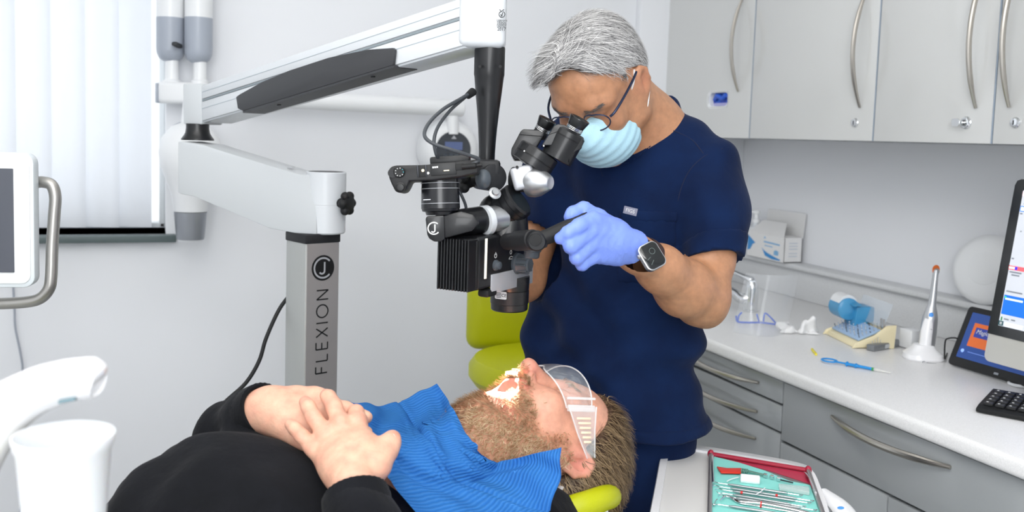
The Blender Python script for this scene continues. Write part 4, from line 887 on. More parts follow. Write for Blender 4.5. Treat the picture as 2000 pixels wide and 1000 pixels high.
# trousers and shoes
tr = Field(*pb(U(1000, 790, 1.65), U(1000, 790, 2.0), U(1400, 790, 1.65), U(1400, 790, 2.0), np.array([*U(1190, 800, 1.82)[:2], .06]), pad=.03), .008)
hl, hr_ = U(1245, 850, 1.775), U(1140, 850, 1.85); fl, fr_ = np.array([*(hl[:2]+ls_[:2]*.02), .07]), np.array([*(hr_[:2]-ls_[:2]*.02), .07])
tr.ell(U(1190, 840, 1.81), (.155, .112, .13), np.array([ls_, fs_, ZZ]).T); tr.cap(hl, (hl+fl)/2, .092, .078, .06); tr.cap((hl+fl)/2, fl, .078, .068, .03); tr.cap(hr_, (hr_+fr_)/2, .092, .078, .06); tr.cap((hr_+fr_)/2, fr_, .078, .068, .03)
tr.all(lambda f, x, y, z: f+.003*np.sin(z*40+2*np.sin((x+y)*22)))
fobj('trousers', tr, M_scrub, dr, 1)
for fp in (fl, fr_):
    sf = Field(fp+np.array([-.2, -.2, -.1]), fp+np.array([.2, .2, .08]), .006); sf.cap(fp+np.array([0, 0, -.02]), fp+fs_*.14+np.array([0, 0, -.035]), .045, .038, .02); sf.op(Q.plane((0, 0, .006), -ZZ), sf.lo, sf.lo+(sf.N-1)*sf.h, 'x', .004)
    fobj('shoe', sf, M_rub, dr, 1)
# gloved hands
M_glove = mat('periwinkle nitrile', '7d97ec', .42, bump=.45, bscale=110)
lh = Field(*pb(U(1070, 390, 1.35), U(1070, 540, 1.5), U(1265, 390, 1.35), U(1265, 540, 1.55), pad=.02), .0021)
G = lambda pts, rs, k=.005: lh.chain([U(*p) for p in pts], rs, k)
lh.cap(U(1236, 484, 1.456), U(1200, 470, 1.432), .0285, .027, .012)
for a_, b_, r0, r1 in (((1205, 450, 1.44), (1158, 430, 1.400), .018, .0135), ((1205, 466, 1.432), (1152, 452, 1.394), .018, .0135), ((1205, 484, 1.432), (1154, 476, 1.398), .018, .013), ((1206, 500, 1.44), (1160, 499, 1.408), .016, .012)): lh.cap(U(*a_), U(*b_), r0, r1, .008)
G([(1158, 430, 1.400), (1132, 441, 1.380), (1110, 455, 1.376), (1094, 466, 1.380)], [.0132, .0118, .0108, .0090], .003)
G([(1152, 452, 1.394), (1116, 481, 1.376), (1118, 477, 1.400), (1138, 462, 1.428)], [.0130, .0116, .0106, .0095], .003)
G([(1154, 476, 1.398), (1127, 503, 1.384), (1130, 495, 1.410), (1147, 476, 1.43)], [.0126, .0112, .0104, .009], .003)
G([(1160, 499, 1.408), (1137, 516, 1.395), (1140, 506, 1.418), (1154, 490, 1.43)], [.0116, .0102, .0095, .0085], .003)
G([(1200, 452, 1.445), (1168, 426, 1.432), (1140, 410, 1.422), (1119, 418, 1.414), (1113, 424, 1.412)], [.018, .0138, .0122, .0110, .009], .006)
lh.all(lambda f, x, y, z: f+.0004*np.sin((x-y)*520+3*np.sin(z*150)))
wr0, wrn = U(1236, 484, 1.456), nrm(U(1262, 508, 1.49)-U(1225, 478, 1.445)); lh.op(Q.plane(wr0, wrn), lh.lo, lh.lo+(lh.N-1)*lh.h, 'x', .004)
gg = fobj('glove', lh, M_glove, dr, 2)
rh = Field(wrR-.12, wrR+.12, .003); rh.cap(wrR+nrm(elR-wrR)*.03, wrR, .031, .034, .01); pR = U(894, 488, 1.60); rh.cap(wrR, pR, .034, .026, .02)
for j in range(4): rh.chain([pR+UP*(.02-.016*j), pR-RT*.02+UP*(.022-.016*j)-FW*.02, pR-RT*.005+UP*(.02-.015*j)-FW*.045], [.012, .011, .009], .005)
rh.chain([wrR+UP*.02, pR+UP*.04+RT*.01, pR+UP*.045-FW*.03], [.015, .013, .010], .006)
fobj('glove', rh, M_glove, dr, 2)
# watch
wa = nrm(U(1290, 525, 1.515)-wrL); wc = U(1262, 504, 1.478); wn = nrm(camv(.30, .22, .93)); wn = nrm(wn-wa*(wn@wa)); wx = np.cross(wn, wa)
a1, b1 = wn, wx
bd = obj('watch_strap', tube([wc+FW*.009+(a1*cos(t)+b1*sin(t))*.0305 for t in np.linspace(0, 2*pi, 40, endpoint=False)], .0105, 12, closed=True, sq=(.16, 1), hint=wa), mat('brown leather strap', '3a2422', .55, bump=.3, bscale=400), dr)
Rw = np.array([wx, wa, wn]).T; wf = surf(body, 1267, 501, 1.42)+wn*.0045
Rw = axes(camv(.86, .42, -.30), camv(.30, -.9, .25)); Rw = np.array([Rw[:, 0], -Rw[:, 1], -Rw[:, 2]]).T
if Rw[:, 2]@FW > 0: Rw = np.array([Rw[:, 0], -Rw[:, 1], -Rw[:, 2]]).T
wt = obj('watch_case', plate(wf, Rw, .034, .042, .0105, .0095, .002), M_alu, dr)
obj('watch_face', plate(wf+Rw[:, 2]*.0054, Rw, .0305, .0385, .0012, .008, .0004), mat('watch glass', '101417', .08, coat=.6), wt)
obj('watch_display', strokes([arc(.003, .006, .0045, 0, 360, 20), [(-.009, -.012), (-.002, -.007)], [(-.011, -.003), (-.004, -.001)]], wf+Rw[:, 2]*.0061, Rw, .0008, .0002), mat('dim display', '55605f', .5), wt)
obj('watch_crown', lathe(wf-Rw[:, 0]*.017+Rw[:, 1]*.008, -Rw[:, 0], [(0, .0035), (.0025, .0035), (.003, .0025)], 16), M_alu, wt)
# ================================================================== the patient and the chair
AX = nrm(.82*HR+.57*HF); SD = nrm(.57*HR-.82*HF)               # towards the head, towards his left
T0 = U(915, 930, 1.37); T0[2] = 0
TP = lambda a, s, z: T0+AX*a+SD*s+ZZ*z
RB = np.array([AX, SD, ZZ]).T
pt = thing('person', 'person in a black sweatshirt lying back with hands folded and mouth open', 'person', TP(-.2, 0, .76))
H2 = Frame3(U(1060, 874, 1.445), camv(.03, .97, -.12), camv(.57, .16, .80), 1.02)
hb2 = Field(*pb(H2.P(.15, .17, .12), H2.P(-.15, -.27, .12), H2.P(.15, .17, -.12), H2.P(-.15, -.27, -.12), pad=.02), .0027)
head_prims(hb2, H2, chin=(.054, -.128), mouth_open=True)
hb2.ell(H2.P(.032, -.09), np.array([.040, .045, .048])*1.06, H2.R, .03)
hb2.cap(H2.P(-.02, -.05), H2.P(-.045, -.20), .060, .064, .03); hb2.cap(H2.P(.01, -.085), H2.P(-.03, -.20), .045, .05, .03)
P_skin, P_red, P_beard, P_pale = np.array(hexc('d99f86')), np.array(hexc('cf7f70')), np.array(hexc('a87754')), np.array(hexc('e6bca8'))
def beardw(q):
    a, c, l = q[:, 0], q[:, 1], np.abs(q[:, 2]); w = sstep(-c, .045, .062)*sstep(a, -.03, -.005)*sstep(-c, .04, .05); w = w*(1-sstep(-c, .150, .175))
    side = sstep(a, -.02, -.005)*(1-sstep(a, .020, .035))*sstep(l, .055, .065)*sstep(-c, .0, .02); mou = np.exp(-((c+.047)**2/.00006+(q[:, 2])**2/.0009))*(a > .07)
    return np.clip(np.maximum(np.maximum(w, .8*side), mou), 0, 1)
def pcol(v):
    q = H2.loc(v); c = np.tile(P_skin, (len(v), 1)); c = mixc(c, P_beard, .55*beardw(q)); c = mixc(c, P_red, .8*np.exp(-((q[:, 0]+.012)**2+q[:, 1]**2)/.0005)*(q[:, 2] > .074))
    c = mixc(c, P_red, .6*np.exp(-((q[:, 0]-.118)**2+(q[:, 1]+.03)**2)/.0003)); lip = np.exp(-((q[:, 1]+.095)**2/.00012+(q[:, 0]-.066)**2/.0004))+np.exp(-((q[:, 1]+.055)**2/.00003+(q[:, 0]-.097)**2/.0002)); c = mixc(c, P_red, .8*np.clip(lip, 0, 1))
    ins = ((q[:, 0]-.088)/.037)**2+((q[:, 1]+.074)/.022)**2+(q[:, 2]/.025)**2 < 1.05; c[ins] = np.array(hexc('c07a6c')); return c  # mouth interior lightened in colour to suggest the lamp's glare
M_skin2 = skin_mat('fair skin', .5, .15)
fobj('body', hb2, M_skin2, pt, 1, pcol)
M_tooth = mat('teeth', 'e2dac8', .85, spec=.05)
obj('upper_teeth', merge(*[ell(H2.P(.086-.35*abs(l_)-6*l_*l_, -.0565, l_), np.array([.0045, .0052, .0042])*1.06, H2.R, 10, 6) for l_ in np.linspace(-.019, .019, 7)]), M_tooth, pt)
obj('lower_teeth', merge(*[ell(H2.P(.068-6*l_*l_, -.0905, l_), np.array([.004, .0048, .0038])*1.06, H2.R, 10, 6) for l_ in np.linspace(-.016, .016, 7)]), M_tooth, pt)
# hair, beard, moustache, brow
hh = Field(H2.O-.19, H2.O+.19, .0034)
E = lambda c, r, k=.012: hh.ell(H2.P(*c), np.array(r)*1.06, H2.R, k)
E((-.020, .046, 0), (.100, .096, .084)); E((-.06, .03, 0), (.065, .08, .075), .03); E((.030, .095, 0), (.045, .032, .05), .03)
def ptrim(f, x, y, z):
    q = np.stack([x-H2.O[0], y-H2.O[1], z-H2.O[2]], -1)@H2.R/H2.s; a, c, l = q[..., 0], q[..., 1], q[..., 2]
    low = np.interp(a, [-.12, -.045, -.03, -.004, .014, .035, .06, .10], [-.075, -.06, -.01, .006, .030, .060, .088, .12]); return np.maximum(f, (low-c)*.8)
hh.all(ptrim); pv_, pf_ = hh.mesh(1); M_ph = hair_mat('brown hair strands', '3d2a1c', '98805f'); 
ph_ = obj('hair', (pv_.tolist(), pf_.tolist()), mat('brown hair mass', '4e3828', .65, h2='382619', nscale=50), pt, smooth=180)
def pflow(p):
    q = H2.loc(p); return H2.c[None]*(.55-4*np.maximum(q[:, 1]-.05, 0))[:, None]-H2.f[None]*(.75+2*np.maximum(q[:, 1]-.06, 0))[:, None]
strands('hair_strands', hh, pv_[hb2.sample(np.clip(pv_, hb2.lo+.003, hb2.lo+(hb2.N-2)*hb2.h)) > -.004], pflow, 8000, .042, .0010, M_ph, ph_, .008, 7, .55, curl=.15, seed=8, rise=.004)
bv, _ = hb2.mesh(1); bq = H2.loc(bv); bw_ = beardw(bq); inm = ((bq[:, 0]-.088)/.045)**2+((bq[:, 1]+.074)/.026)**2+(bq[:, 2]/.032)**2 < 1; rr_ = np.random.default_rng(4)
br_ = bv[(bw_*(1-.75*sstep(-bq[:, 1]-1.2*bq[:, 0], .10, .15)) > rr_.random(len(bv))) & ~inm & (bq[:, 1] > -.165)]
M_beard = hair_mat('ginger grey beard', '94683f', 'e4cda8')
strands('beard', hb2, br_, lambda p: -H2.c[None]*.8-H2.f[None]*.25+H2.l[None]*.15, 7500, .012, .0007, M_beard, pt, .005, 4, .55, seed=9, rise=.004)
M_mous = hair_mat('lamplit moustache', 'b08a60', 'ecd8b8')  # paler than the beard: the microscope lamp's glare painted into the hair
mp = np.array([H2.P(.100-.3*abs(l_), -.046-.15*abs(l_), l_) for l_ in np.linspace(-.028, .028, 120)])
strands('moustache', hb2, mp, lambda p: -H2.c[None]*.8+H2.l[None]*np.sign(H2.loc(p)[:, 2:3])*.5, 700, .010, .0007, M_mous, pt, .006, 4, .4, seed=10, rise=.003)
for g in (1, -1):
    bw = np.array([H2.P(.094-.35*l_, .026, g*(.014+l_)) for l_ in np.linspace(0, .032, 60)])
    strands('eyebrow', hb2, bw, lambda p: H2.l[None]*g, 160, .010, .0008, M_beard, pt, .003, 3, .25)
# safety goggles
def clear(name, h='f4fbff', a=.22):
    m = mat(name, h, .05, alpha=a, coat=.4, spec=.8); return m
M_clear = clear('clear plastic', a=.18); M_clear2 = clear('clear plastic edge', 'ffffff', .42)
def gp(t, c, k=1.0): return H2.P(.060+(.064*k)*cos(t), .008+c, .080*k*sin(t))
gv_, gfc = [], []; tt_ = np.linspace(-1.5, 1.5, 41); cc_ = np.linspace(0, 1, 9)
for t in tt_:
    lo_ = -.034+.022*np.exp(-(t/.28)**2)+.010*(abs(t)/1.5)**2; hi_ = .030-.008*(abs(t)/1.5)**2
    for c in cc_: gv_.append(gp(t, lo_+(hi_-lo_)*c, 1-.05*(2*c-1)**2))
for i_ in range(40):
    for j_ in range(8): gfc.append((i_*9+j_, (i_+1)*9+j_, (i_+1)*9+j_+1, i_*9+j_+1))
bmg = tobm(gv_, gfc); bmesh.ops.solidify(bmg, geom=bmg.faces[:], thickness=.0015)
go = obj('safety_goggles', bmg, M_clear, pt, smooth=60, label='clear plastic safety goggles')
obj('goggle_rim', tube([gv_[i_*9] for i_ in range(41)], .0012, 6), M_clear2, go); obj('goggle_rim', tube([gv_[i_*9+8] for i_ in range(41)], .0012, 6), M_clear2, go)
gd = nrm(H2.P(-.035, .002, .090)-H2.P(.062, .006, .084)); Rg = axes(gd, H2.c)
hin = obj('hinge_block', rbox(H2.P(.064, .006, .0815), (.010, .050, .005), Rg, .0015), M_clear2, go); obj('hinge_block', rbox(H2.P(.078, .006, .0815), (.004, .052, .004), Rg, .001), M_clear2, go)
for g in (1, -1):
    ta = obj('temple_arm', prism([H2.P(.066, .031, g*.0825), H2.P(.066, -.019, g*.0825), H2.P(.030, -.004, g*.0855), H2.P(-.006, .014, g*.0865), H2.P(-.006, .028, g*.0865), H2.P(.032, .028, g*.0855)], H2.l*g*.003, .0008), M_clear, go)
    if g > 0:
        for e_ in (((.066, .031), (.032, .028), (-.006, .028)), ((.066, -.019), (.030, -.004), (-.006, .014))): obj('arm_edge', tube([H2.P(a_, c_, .0855+.0025*(.066-a_)/.08) for a_, c_ in e_], .0012, 6), M_clear2, go)
for k in range(6): t = .050-.0066*k; obj('vent', rbox(H2.P(t, .007+.0012*k, .0865+.0022*(k+1)/6), (.0034, .026-.0026*k, .0022), Rg, .0006), mat('cream vent', 'f0dcc0', .5), go)
obj('temple_tip', tube(cr([H2.P(-.044, -.024, .078), H2.P(-.056, -.034, .078), H2.P(-.066, -.042, .077)], 5), .006, 10, sq=(.35, 1), hint=H2.l), M_clear2, go)
# sweatshirt: belly, chest, arms, cuffs
sw = Field(*pb(TP(-.78, .33, .70), TP(.16, .33, .70), TP(-.78, -.30, 1.1), TP(.16, -.30, 1.1), pad=.03), .006)
sw.ell(TP(-.331, -.043, .81), (.199, .186, .218), RB, .05); sw.ell(TP(-.10, -.01, .845), (.20, .20, .100), RB, .06); sw.ell(TP(-.55, 0, .79), (.22, .18, .12), RB, .06)
cuL = [U(697, 978, 1.120), U(706, 1030, 1.095), TP(-.30, .27, .86), TP(-.03, .215, .87)]; cuR = [U(506, 803, 1.30), U(452, 842, 1.355), TP(-.32, -.27, .88), TP(-.03, -.215, .87)]
sw.chain(cuL, [.037, .041, .052, .062], .02); sw.chain(cuR, [.036, .040, .050, .062], .02); sw.cap(TP(.03, .10, .87), TP(.03, -.10, .87), .07, .07, .04)
sw.cap(U(1085, 1012, 1.335), TP(.05, .08, .85), .030, .045, .03)
sw.all(lambda f, x, y, z: f+.0028*np.sin((x+z)*46+2.1*np.sin(y*30+z*12))+.002*np.sin((y-z)*72+x*20))
M_sweat = cloth_mat('black sweatshirt jersey', '1b1c20', '16171a', .92, .3, 60)
boxcut(sw, U(690, 966, 1.125), nrm(U(697, 966, 1.125)-U(706, 1040, 1.09)), U(686, 890, 1.15), .055); 
cdR = nrm(U(520, 794, 1.285)-U(452, 842, 1.355)); boxcut(sw, U(512, 798, 1.293), cdR, U(512, 798, 1.293)+cdR*.04, .05)
sw.cap(U(520, 794, 1.287), U(500, 806, 1.305), .0325, .028, .003, '-')
sweat = fobj('sweatshirt', sw, M_sweat, pt, 2)
def cuff(p0, p1, r, n=64):
    vs, fs = [], []; a, b, d = frame(np.asarray(p1)-np.asarray(p0)); L = np.linalg.norm(np.asarray(p1)-np.asarray(p0))
    for i, (t, k) in enumerate([(0.02, -.006), (-.02, -.003), (0, .0), (.3, .002), (.7, .002), (1, .001)]):
        for j in range(n): th = 2*pi*j/n; rr = r+k+(.0009 if j % 2 else 0)*(k > -.002); vs.append(np.asarray(p0)+d*L*t+(a*cos(th)+b*sin(th))*rr)
    m = 6
    for i in range(m-1):
        for j in range(n): fs.append((i*n+j, i*n+(j+1) % n, (i+1)*n+(j+1) % n, (i+1)*n+j))
    return tobm(vs, fs)
obj('cuff', cuff(U(695, 962, 1.126), U(704, 1020, 1.100), .0375), M_sweat, sweat); obj('cuff', cuff(U(517, 796, 1.289), U(478, 823, 1.330), .0350), M_sweat, sweat)
# trousers (mostly out of the picture)
tq = Field(*pb(TP(-1.25, .25, .60), TP(-.5, -.25, 1.0), TP(-1.25, -.25, .6), TP(-.5, .25, .9), pad=.05), .010)
for g in (1, -1): tq.cap(TP(-.62, g*.09, .84), TP(-1.05, g*.11, .86), .085, .068, .05); tq.cap(TP(-1.05, g*.11, .86), TP(-1.22, g*.11, .72), .066, .055, .03)
fobj('trousers', tq, M_sweat, pt, 1)
# hands
P_h = np.array(hexc('e2b096')); P_kn = np.array(hexc('d58e7a'))
KN = [U(*p) for p in ((697, 805, 1.22), (652, 794, 1.218), (613, 815, 1.208), (590, 852, 1.196), (700, 818, 1.205), (664, 822, 1.195), (634, 846, 1.19), (610, 873, 1.187), (637, 770, 1.25), (596, 785, 1.236), (567, 829, 1.214), (766, 858, 1.185), (590, 862, 1.235), (600, 790, 1.28))]
def hcol(v):
    c = np.tile(P_h, (len(v), 1))
    for k_ in KN: c = mixc(c, P_kn, .55*np.exp(-np.sum((v-k_)**2, 1)/.00010))
    n = np.sin(v[:, 0]*160)*np.sin(v[:, 1]*130+v[:, 2]*150); return mixc(c, P_kn, .16+.22*n)
hl_ = Field(*pb(U(540, 740, 1.08), U(540, 1000, 1.32), U(800, 740, 1.08), U(800, 1020, 1.3), pad=.015), .0022)
G = lambda pts, rs, k=.004: hl_.chain([U(*p) for p in pts], rs, k)
G([(700, 1000, 1.112), (692, 950, 1.132), (690, 925, 1.148)], [.0270, .0265, .0265], .012)
for b_, r in (((700, 824, 1.216), .0130), ((664, 826, 1.205), .0130), ((634, 848, 1.198), .0125), ((610, 874, 1.193), .0115)):
    hl_.cap(U(690, 935, 1.156), U(*b_), .0205, r*.92, .014)
hl_.cap(U(665, 905, 1.165), U(715, 880, 1.175), .020, .020, .03)
for p in ((700, 818, 1.207), (664, 822, 1.196), (634, 846, 1.190), (610, 873, 1.187)): hl_.ell(U(*p), (.0080, .0080, .0080), k=.010)
G([(700, 822, 1.216), (695, 806, 1.226), (689, 814, 1.252), (684, 828, 1.265)], [.0115, .0108, .0100, .009], .003)
G([(664, 824, 1.205), (652, 794, 1.218), (642, 776, 1.238), (637, 772, 1.252)], [.0116, .0108, .0100, .0088], .003)
G([(634, 846, 1.198), (613, 815, 1.208), (602, 794, 1.224), (596, 785, 1.238)], [.0112, .0102, .0096, .0084], .003)
G([(610, 872, 1.193), (590, 852, 1.196), (576, 837, 1.206), (567, 829, 1.214)], [.0104, .0094, .0088, .0078], .003)
G([(702, 940, 1.150), (736, 908, 1.156), (756, 880, 1.175), (764, 862, 1.186), (767, 855, 1.192)], [.021, .0165, .0122, .0108, .0088], .010)
fobj('hand', hl_, skin_mat('hand skin', .5, .12, .35, 330), pt, 2, hcol)
obj('thumb_nail', ell(U(769, 858, 1.180), (.005, .0075, .0015), axes(camv(.7, .1, .7), camv(0, 1, .1)), 12, 8), mat('nail', 'e8b8aa', .25), pt)
hr2 = Field(*pb(U(440, 740, 1.2), U(440, 900, 1.38), U(720, 740, 1.2), U(720, 900, 1.38), pad=.02), .0025)
G = lambda pts, rs, k=.004: hr2.chain([U(*p) for p in pts], rs, k)
G([(470, 825, 1.34), (505, 803, 1.302), (530, 800, 1.29)], [.027, .0265, .0265], .012)
for b_, r in (((628, 790, 1.285), .014), ((628, 815, 1.262), .014), ((615, 842, 1.246), .0135), ((598, 862, 1.236), .0115)): hr2.cap(U(530, 803, 1.286), U(*b_), .0215, r, .022)
hr2.cap(U(560, 815, 1.272), U(590, 840, 1.255), .022, .019, .02)
G([(628, 790, 1.285), (675, 800, 1.275), (715, 815, 1.27)], [.0125, .011, .009]); G([(628, 815, 1.262), (680, 830, 1.25), (715, 845, 1.25)], [.0125, .011, .009]); G([(615, 842, 1.246), (660, 860, 1.235), (695, 875, 1.235)], [.012, .0105, .009]); G([(598, 862, 1.236), (640, 884, 1.226), (665, 895, 1.226)], [.011, .0095, .0085])
G([(535, 792, 1.298), (580, 778, 1.300), (615, 776, 1.296), (645, 780, 1.29)], [.0195, .0150, .0125, .0100], .012)
fobj('hand', hr2, M_skin2 if False else bpy.data.materials['hand skin'], pt, 2, hcol)
# ------------------------------------------------------------------ paper bib
net = [[(855, 750, 1.500), (884, 798, 1.470), (914, 852, 1.420), (942, 888, 1.365), (986, 906, 1.310), (1045, 889, 1.270), (1098, 874, 1.245)],
       [(818, 768, 1.500), (842, 812, 1.455), (872, 850, 1.405), (904, 890, 1.350), (956, 930, 1.300), (1034, 930, 1.255), (1097, 930, 1.228)],
       [(766, 792, 1.470), (790, 818, 1.430), (818, 850, 1.385), (852, 894, 1.330), (905, 948, 1.280), (992, 984, 1.235), (1074, 996, 1.205)],
       [(718, 794, 1.420), (738, 814, 1.385), (760, 846, 1.345), (794, 902, 1.295), (848, 966, 1.250), (930, 1020, 1.210), (1015, 1060, 1.180)],
       [(674, 785, 1.370), (694, 806, 1.335), (712, 842, 1.300), (746, 905, 1.255), (778, 968, 1.210), (838, 1040, 1.175), (905, 1110, 1.150)]]
NU, NV = 7, 7
rows = [cr([U(*p) for p in r_], NU) for r_ in net]; cols = [cr([rows[i][j] for i in range(5)], NV*2) for j in range(len(rows[0]))]
nj0 = len(cols); nj, ni = len(cols), len(cols[0]); r7 = np.random.default_rng(11)
G_ = np.array(cols)
flat = G_.reshape(-1, 3); dirs = (flat-CAM); dist = dirs@FW; dirs = dirs/dist[:, None]; ts_ = np.arange(.95, 1.6, .004); hit = np.full(len(flat), 9.0)      # lay the sheet on the chest
for t_s in ts_[::-1]:
    pp_ = CAM+dirs*t_s; v2 = hb2.sample(pp_); ok_ = np.all((pp_ > hb2.lo+.006) & (pp_ < hb2.lo+(hb2.N-3)*hb2.h), 1); v_ = np.minimum(sw.sample(pp_), np.where(ok_, v2, 1)); hit = np.where(v_ < .006, t_s, hit)
nd = np.minimum(dist, hit-.004).reshape(nj0, -1)
for _ in range(3):
    pdn = np.pad(nd, 1, mode='edge'); nd = np.minimum(nd, (pdn[:-2, 1:-1]+pdn[2:, 1:-1]+pdn[1:-1, :-2]+pdn[1:-1, 2:])/4)
G_ = (CAM+dirs*nd.reshape(-1)[:, None]).reshape(G_.shape); nor_ = np.cross(np.gradient(G_, axis=1), np.gradient(G_, axis=0)); nor_ /= np.linalg.norm(nor_, axis=2, keepdims=True); nor_ *= np.sign(nor_[..., 2:3].mean())
uu, vv = np.meshgrid(np.linspace(0, 1, nj), np.linspace(0, 1, ni), indexing='ij')
cre = .0035*np.sin(uu*19+4*np.sin(vv*7))*np.exp(-((uu-.5)/.33)**2)*(vv < .55)+.0025*np.sin(vv*23+3*np.sin(uu*9+1))-.004*np.exp(-((uu-.62-.05*np.sin(vv*5))/.015)**2)-.0035*np.exp(-((uu-.30)/.015)**2)-.004*np.exp(-((vv-.47-.06*(uu-.5))/.018)**2)
G_ = G_+nor_*(cre+.004)[..., None]
bm = tobm(G_.reshape(-1, 3), [(i*ni+j, (i+1)*ni+j, (i+1)*ni+j+1, i*ni+j+1) for i in range(nj-1) for j in range(ni-1)])
uvl = bm.loops.layers.uv.new('weave'); bm.verts.index_update()
for f_ in bm.faces:
    for l_ in f_.loops: k = l_.vert.index; l_[uvl].uv = ((k//ni)/(nj-1), (k % ni)/(ni-1))
bmesh.ops.solidify(bm, geom=bm.faces[:], thickness=.0007); bmesh.ops.recalc_face_normals(bm, faces=bm.faces)
M_bib = mat('blue crepe paper', '3d8fe0', .95, spec=.03); nt = M_bib.node_tree; uvn = nt.nodes.new('ShaderNodeUVMap'); uvn.uv_map = 'weave'
wv = nt.nodes.new('ShaderNodeTexWave'); wv.wave_type = 'BANDS'; wv.bands_direction = 'X'; wv.inputs['Scale'].default_value = 18; wv.inputs['Distortion'].default_value = 1.2; wv.inputs['Detail'].default_value = 1
bmp = nt.nodes.new('ShaderNodeBump'); bmp.inputs['Strength'].default_value = .55; bmp.inputs['Distance'].default_value = .0018
nt.links.new(uvn.outputs[0], wv.inputs['Vector']); nt.links.new(wv.outputs['Fac'], bmp.inputs['Height']); nt.links.new(bmp.outputs[0], nt.nodes['Principled BSDF'].inputs['Normal'])
rmp = nt.nodes.new('ShaderNodeValToRGB'); rmp.color_ramp.elements[0].color = (*hexc('3d8ade'), 1); rmp.color_ramp.elements[1].color = (*hexc('549fea'), 1); nt.links.new(wv.outputs['Fac'], rmp.inputs['Fac']); nt.links.new(rmp.outputs[0], nt.nodes['Principled BSDF'].inputs['Base Color'])
obj('dental_bib', bm, M_bib, smooth=60, label='blue crinkled paper bib spread over the reclining person', cat='bib')
# ------------------------------------------------------------------ treatment chair
chn = thing('treatment_chair', 'lime green dental chair with white shell under the reclining person', 'dental chair', TP(-.5, 0, 0))
obj('backrest', rbox(TP(-.25, 0, .712), (.72, .52, .07), RB, .03, 4), M_lime, chn); obj('backrest_shell', rbox(TP(-.25, 0, .655), (.70, .48, .05), RB, .02, 4), M_white, chn)
obj('seat', rbox(TP(-.95, 0, .70), (.68, .54, .09), RB, .03, 4), M_lime, chn); obj('chair_base', merge(rbox(TP(-.75, 0, .34), (.35, .26, .60), RB, .05, 4), rbox(TP(-.7, 0, .03), (.85, .5, .058), RB, .02, 3)), M_white, chn)
hrp = cr([U(1045, 1045, 1.32), U(1105, 1003, 1.335), U(1150, 984, 1.345), U(1182, 972, 1.375), U(1190, 970, 1.42), U(1175, 972, 1.50)], 6)
hd_ = obj('headrest', merge(tube(hrp, [.024, .021, .019, .018, .018, .018], 16), rbox(H2.P(-.135, .02, 0), (.05, .19, .24), H2.R, .022, 4)), M_lime, chn)
obj('headrest_piping', tube(cr([q-ZZ*.017 for q in hrp[6:]], 1), .003, 6), M_lime, hd_)
obj('headrest_shell', merge(rbox(H2.P(-.165, .02, 0), (.03, .18, .22), H2.R, .014, 3), prism([U(x, y, 1.375) for x, y in [(1120, 1012), (1188, 981), (1190, 1000), (1180, 1030), (1120, 1060)]], FW*.06, .006)), M_white, chn)
obj('headrest_bar', rbox((H2.P(-.16, -.06, 0)+TP(.05, 0, .67))/2, (.30, .07, .018), axes(H2.P(-.16, -.06, 0)-TP(.05, 0, .67), SD), .004), M_alu, chn)
# the microscope's beam on the mouth
sp = bpy.data.lights.new('microscope_lamp', 'SPOT'); so = bpy.data.objects.new('microscope_lamp', sp); COL.objects.link(so)
sp0 = U(997, 611, 1.528); so.location = V(sp0); so.rotation_euler = (V(H2.P(.108, -.056, -.019))-V(sp0)).to_track_quat('-Z', 'Y').to_euler()
sp.energy = 130; sp.spot_size = radians(20); sp.spot_blend = .25; sp.shadow_soft_size = .008; sp.color = (1, .93, .82)
# ================================================================== x-ray unit on the back wall
M_xg = mat('cool grey plastic', 'a9b0bc', .35); M_xw = mat('warm white enamel', 'eef0f2', .3)
xr = thing('xray_unit', 'white and grey dental x-ray arm with cone hanging beside the window', 'x-ray unit', (.35, YB, 1.2))
for cx_, yb in ((333, 122), (387.5, 125)):
    d_ = 2.82; r = 26.5*PX(d_); p = U(cx_, yb, d_); zb = p[2]
    def zz2(y): return U(cx_, y, d_)[2]
    obj('arm_cover', lathe((p[0], p[1], zb), ZZ, [(0, r*.25), (.004, r*.55), (.012, r*.80), (.026, r*.96), (.04, r), (zz2(36)-zb, r)], 36), M_xg, xr)
    obj('arm_tube', lathe((p[0], p[1], zz2(36)), ZZ, [(0, r*.985), (.62, r*.985)], 36), M_xw, xr)
    w2 = 13*PX(d_)
    obj('fork', lathe((p[0]+.004, p[1]-.004, zz2(166)), ZZ, [(0, w2*1.35), (.012, w2*1.35), (.016, w2), (zb-zz2(166)+.02, w2*.95)], 24), M_xw, xr)
obj('fork_slot', rbox(U(346, 88, 2.775), (.018, .012, .05), CR, .005), M_dark, xr)
obj('elbow', rbox(U(352, 182, 2.82), (.127, .07, .064), Rh, .014, 3), M_xw, xr)
obj('elbow_cap', rbox(U(311, 182, 2.80), (.006, .05, .058), Rh, .002), M_xg, xr)
xp = U(372, 467, 2.82); zx = lambda y: U(372, y, 2.82)[2]-xp[2]; s2 = PX(2.82)
obj('xray_head', lathe((xp[0], xp[1], xp[2]), ZZ, [(zx(412), 31*s2), (zx(380), 36*s2), (zx(350), 46*s2), (zx(325), 55*s2), (zx(298), 59*s2), (zx(270), 54*s2), (zx(248), 36*s2), (zx(240), 18*s2), (zx(200), 15*s2)], 44), M_xw, xr)
obj('head_cap', lathe(U(352, 248, 2.79), nrm(ZZ-HF*.5-HR*.3), [(0, .03), (.005, .028)], 24), M_xg, xr)
hdq = obj('collimator_cone', lathe((xp[0], xp[1], xp[2]), ZZ, [(0, 25.5*s2), (.004, 26.5*s2), (zx(413), 31*s2)], 40), mat('grey metallic cone', '9b9fa6', .3, .4), xr)
obj('cone_rim', lathe((xp[0], xp[1], xp[2]-.004), ZZ, [(0, 23*s2), (.005, 25*s2)], 32), M_xw, xr)
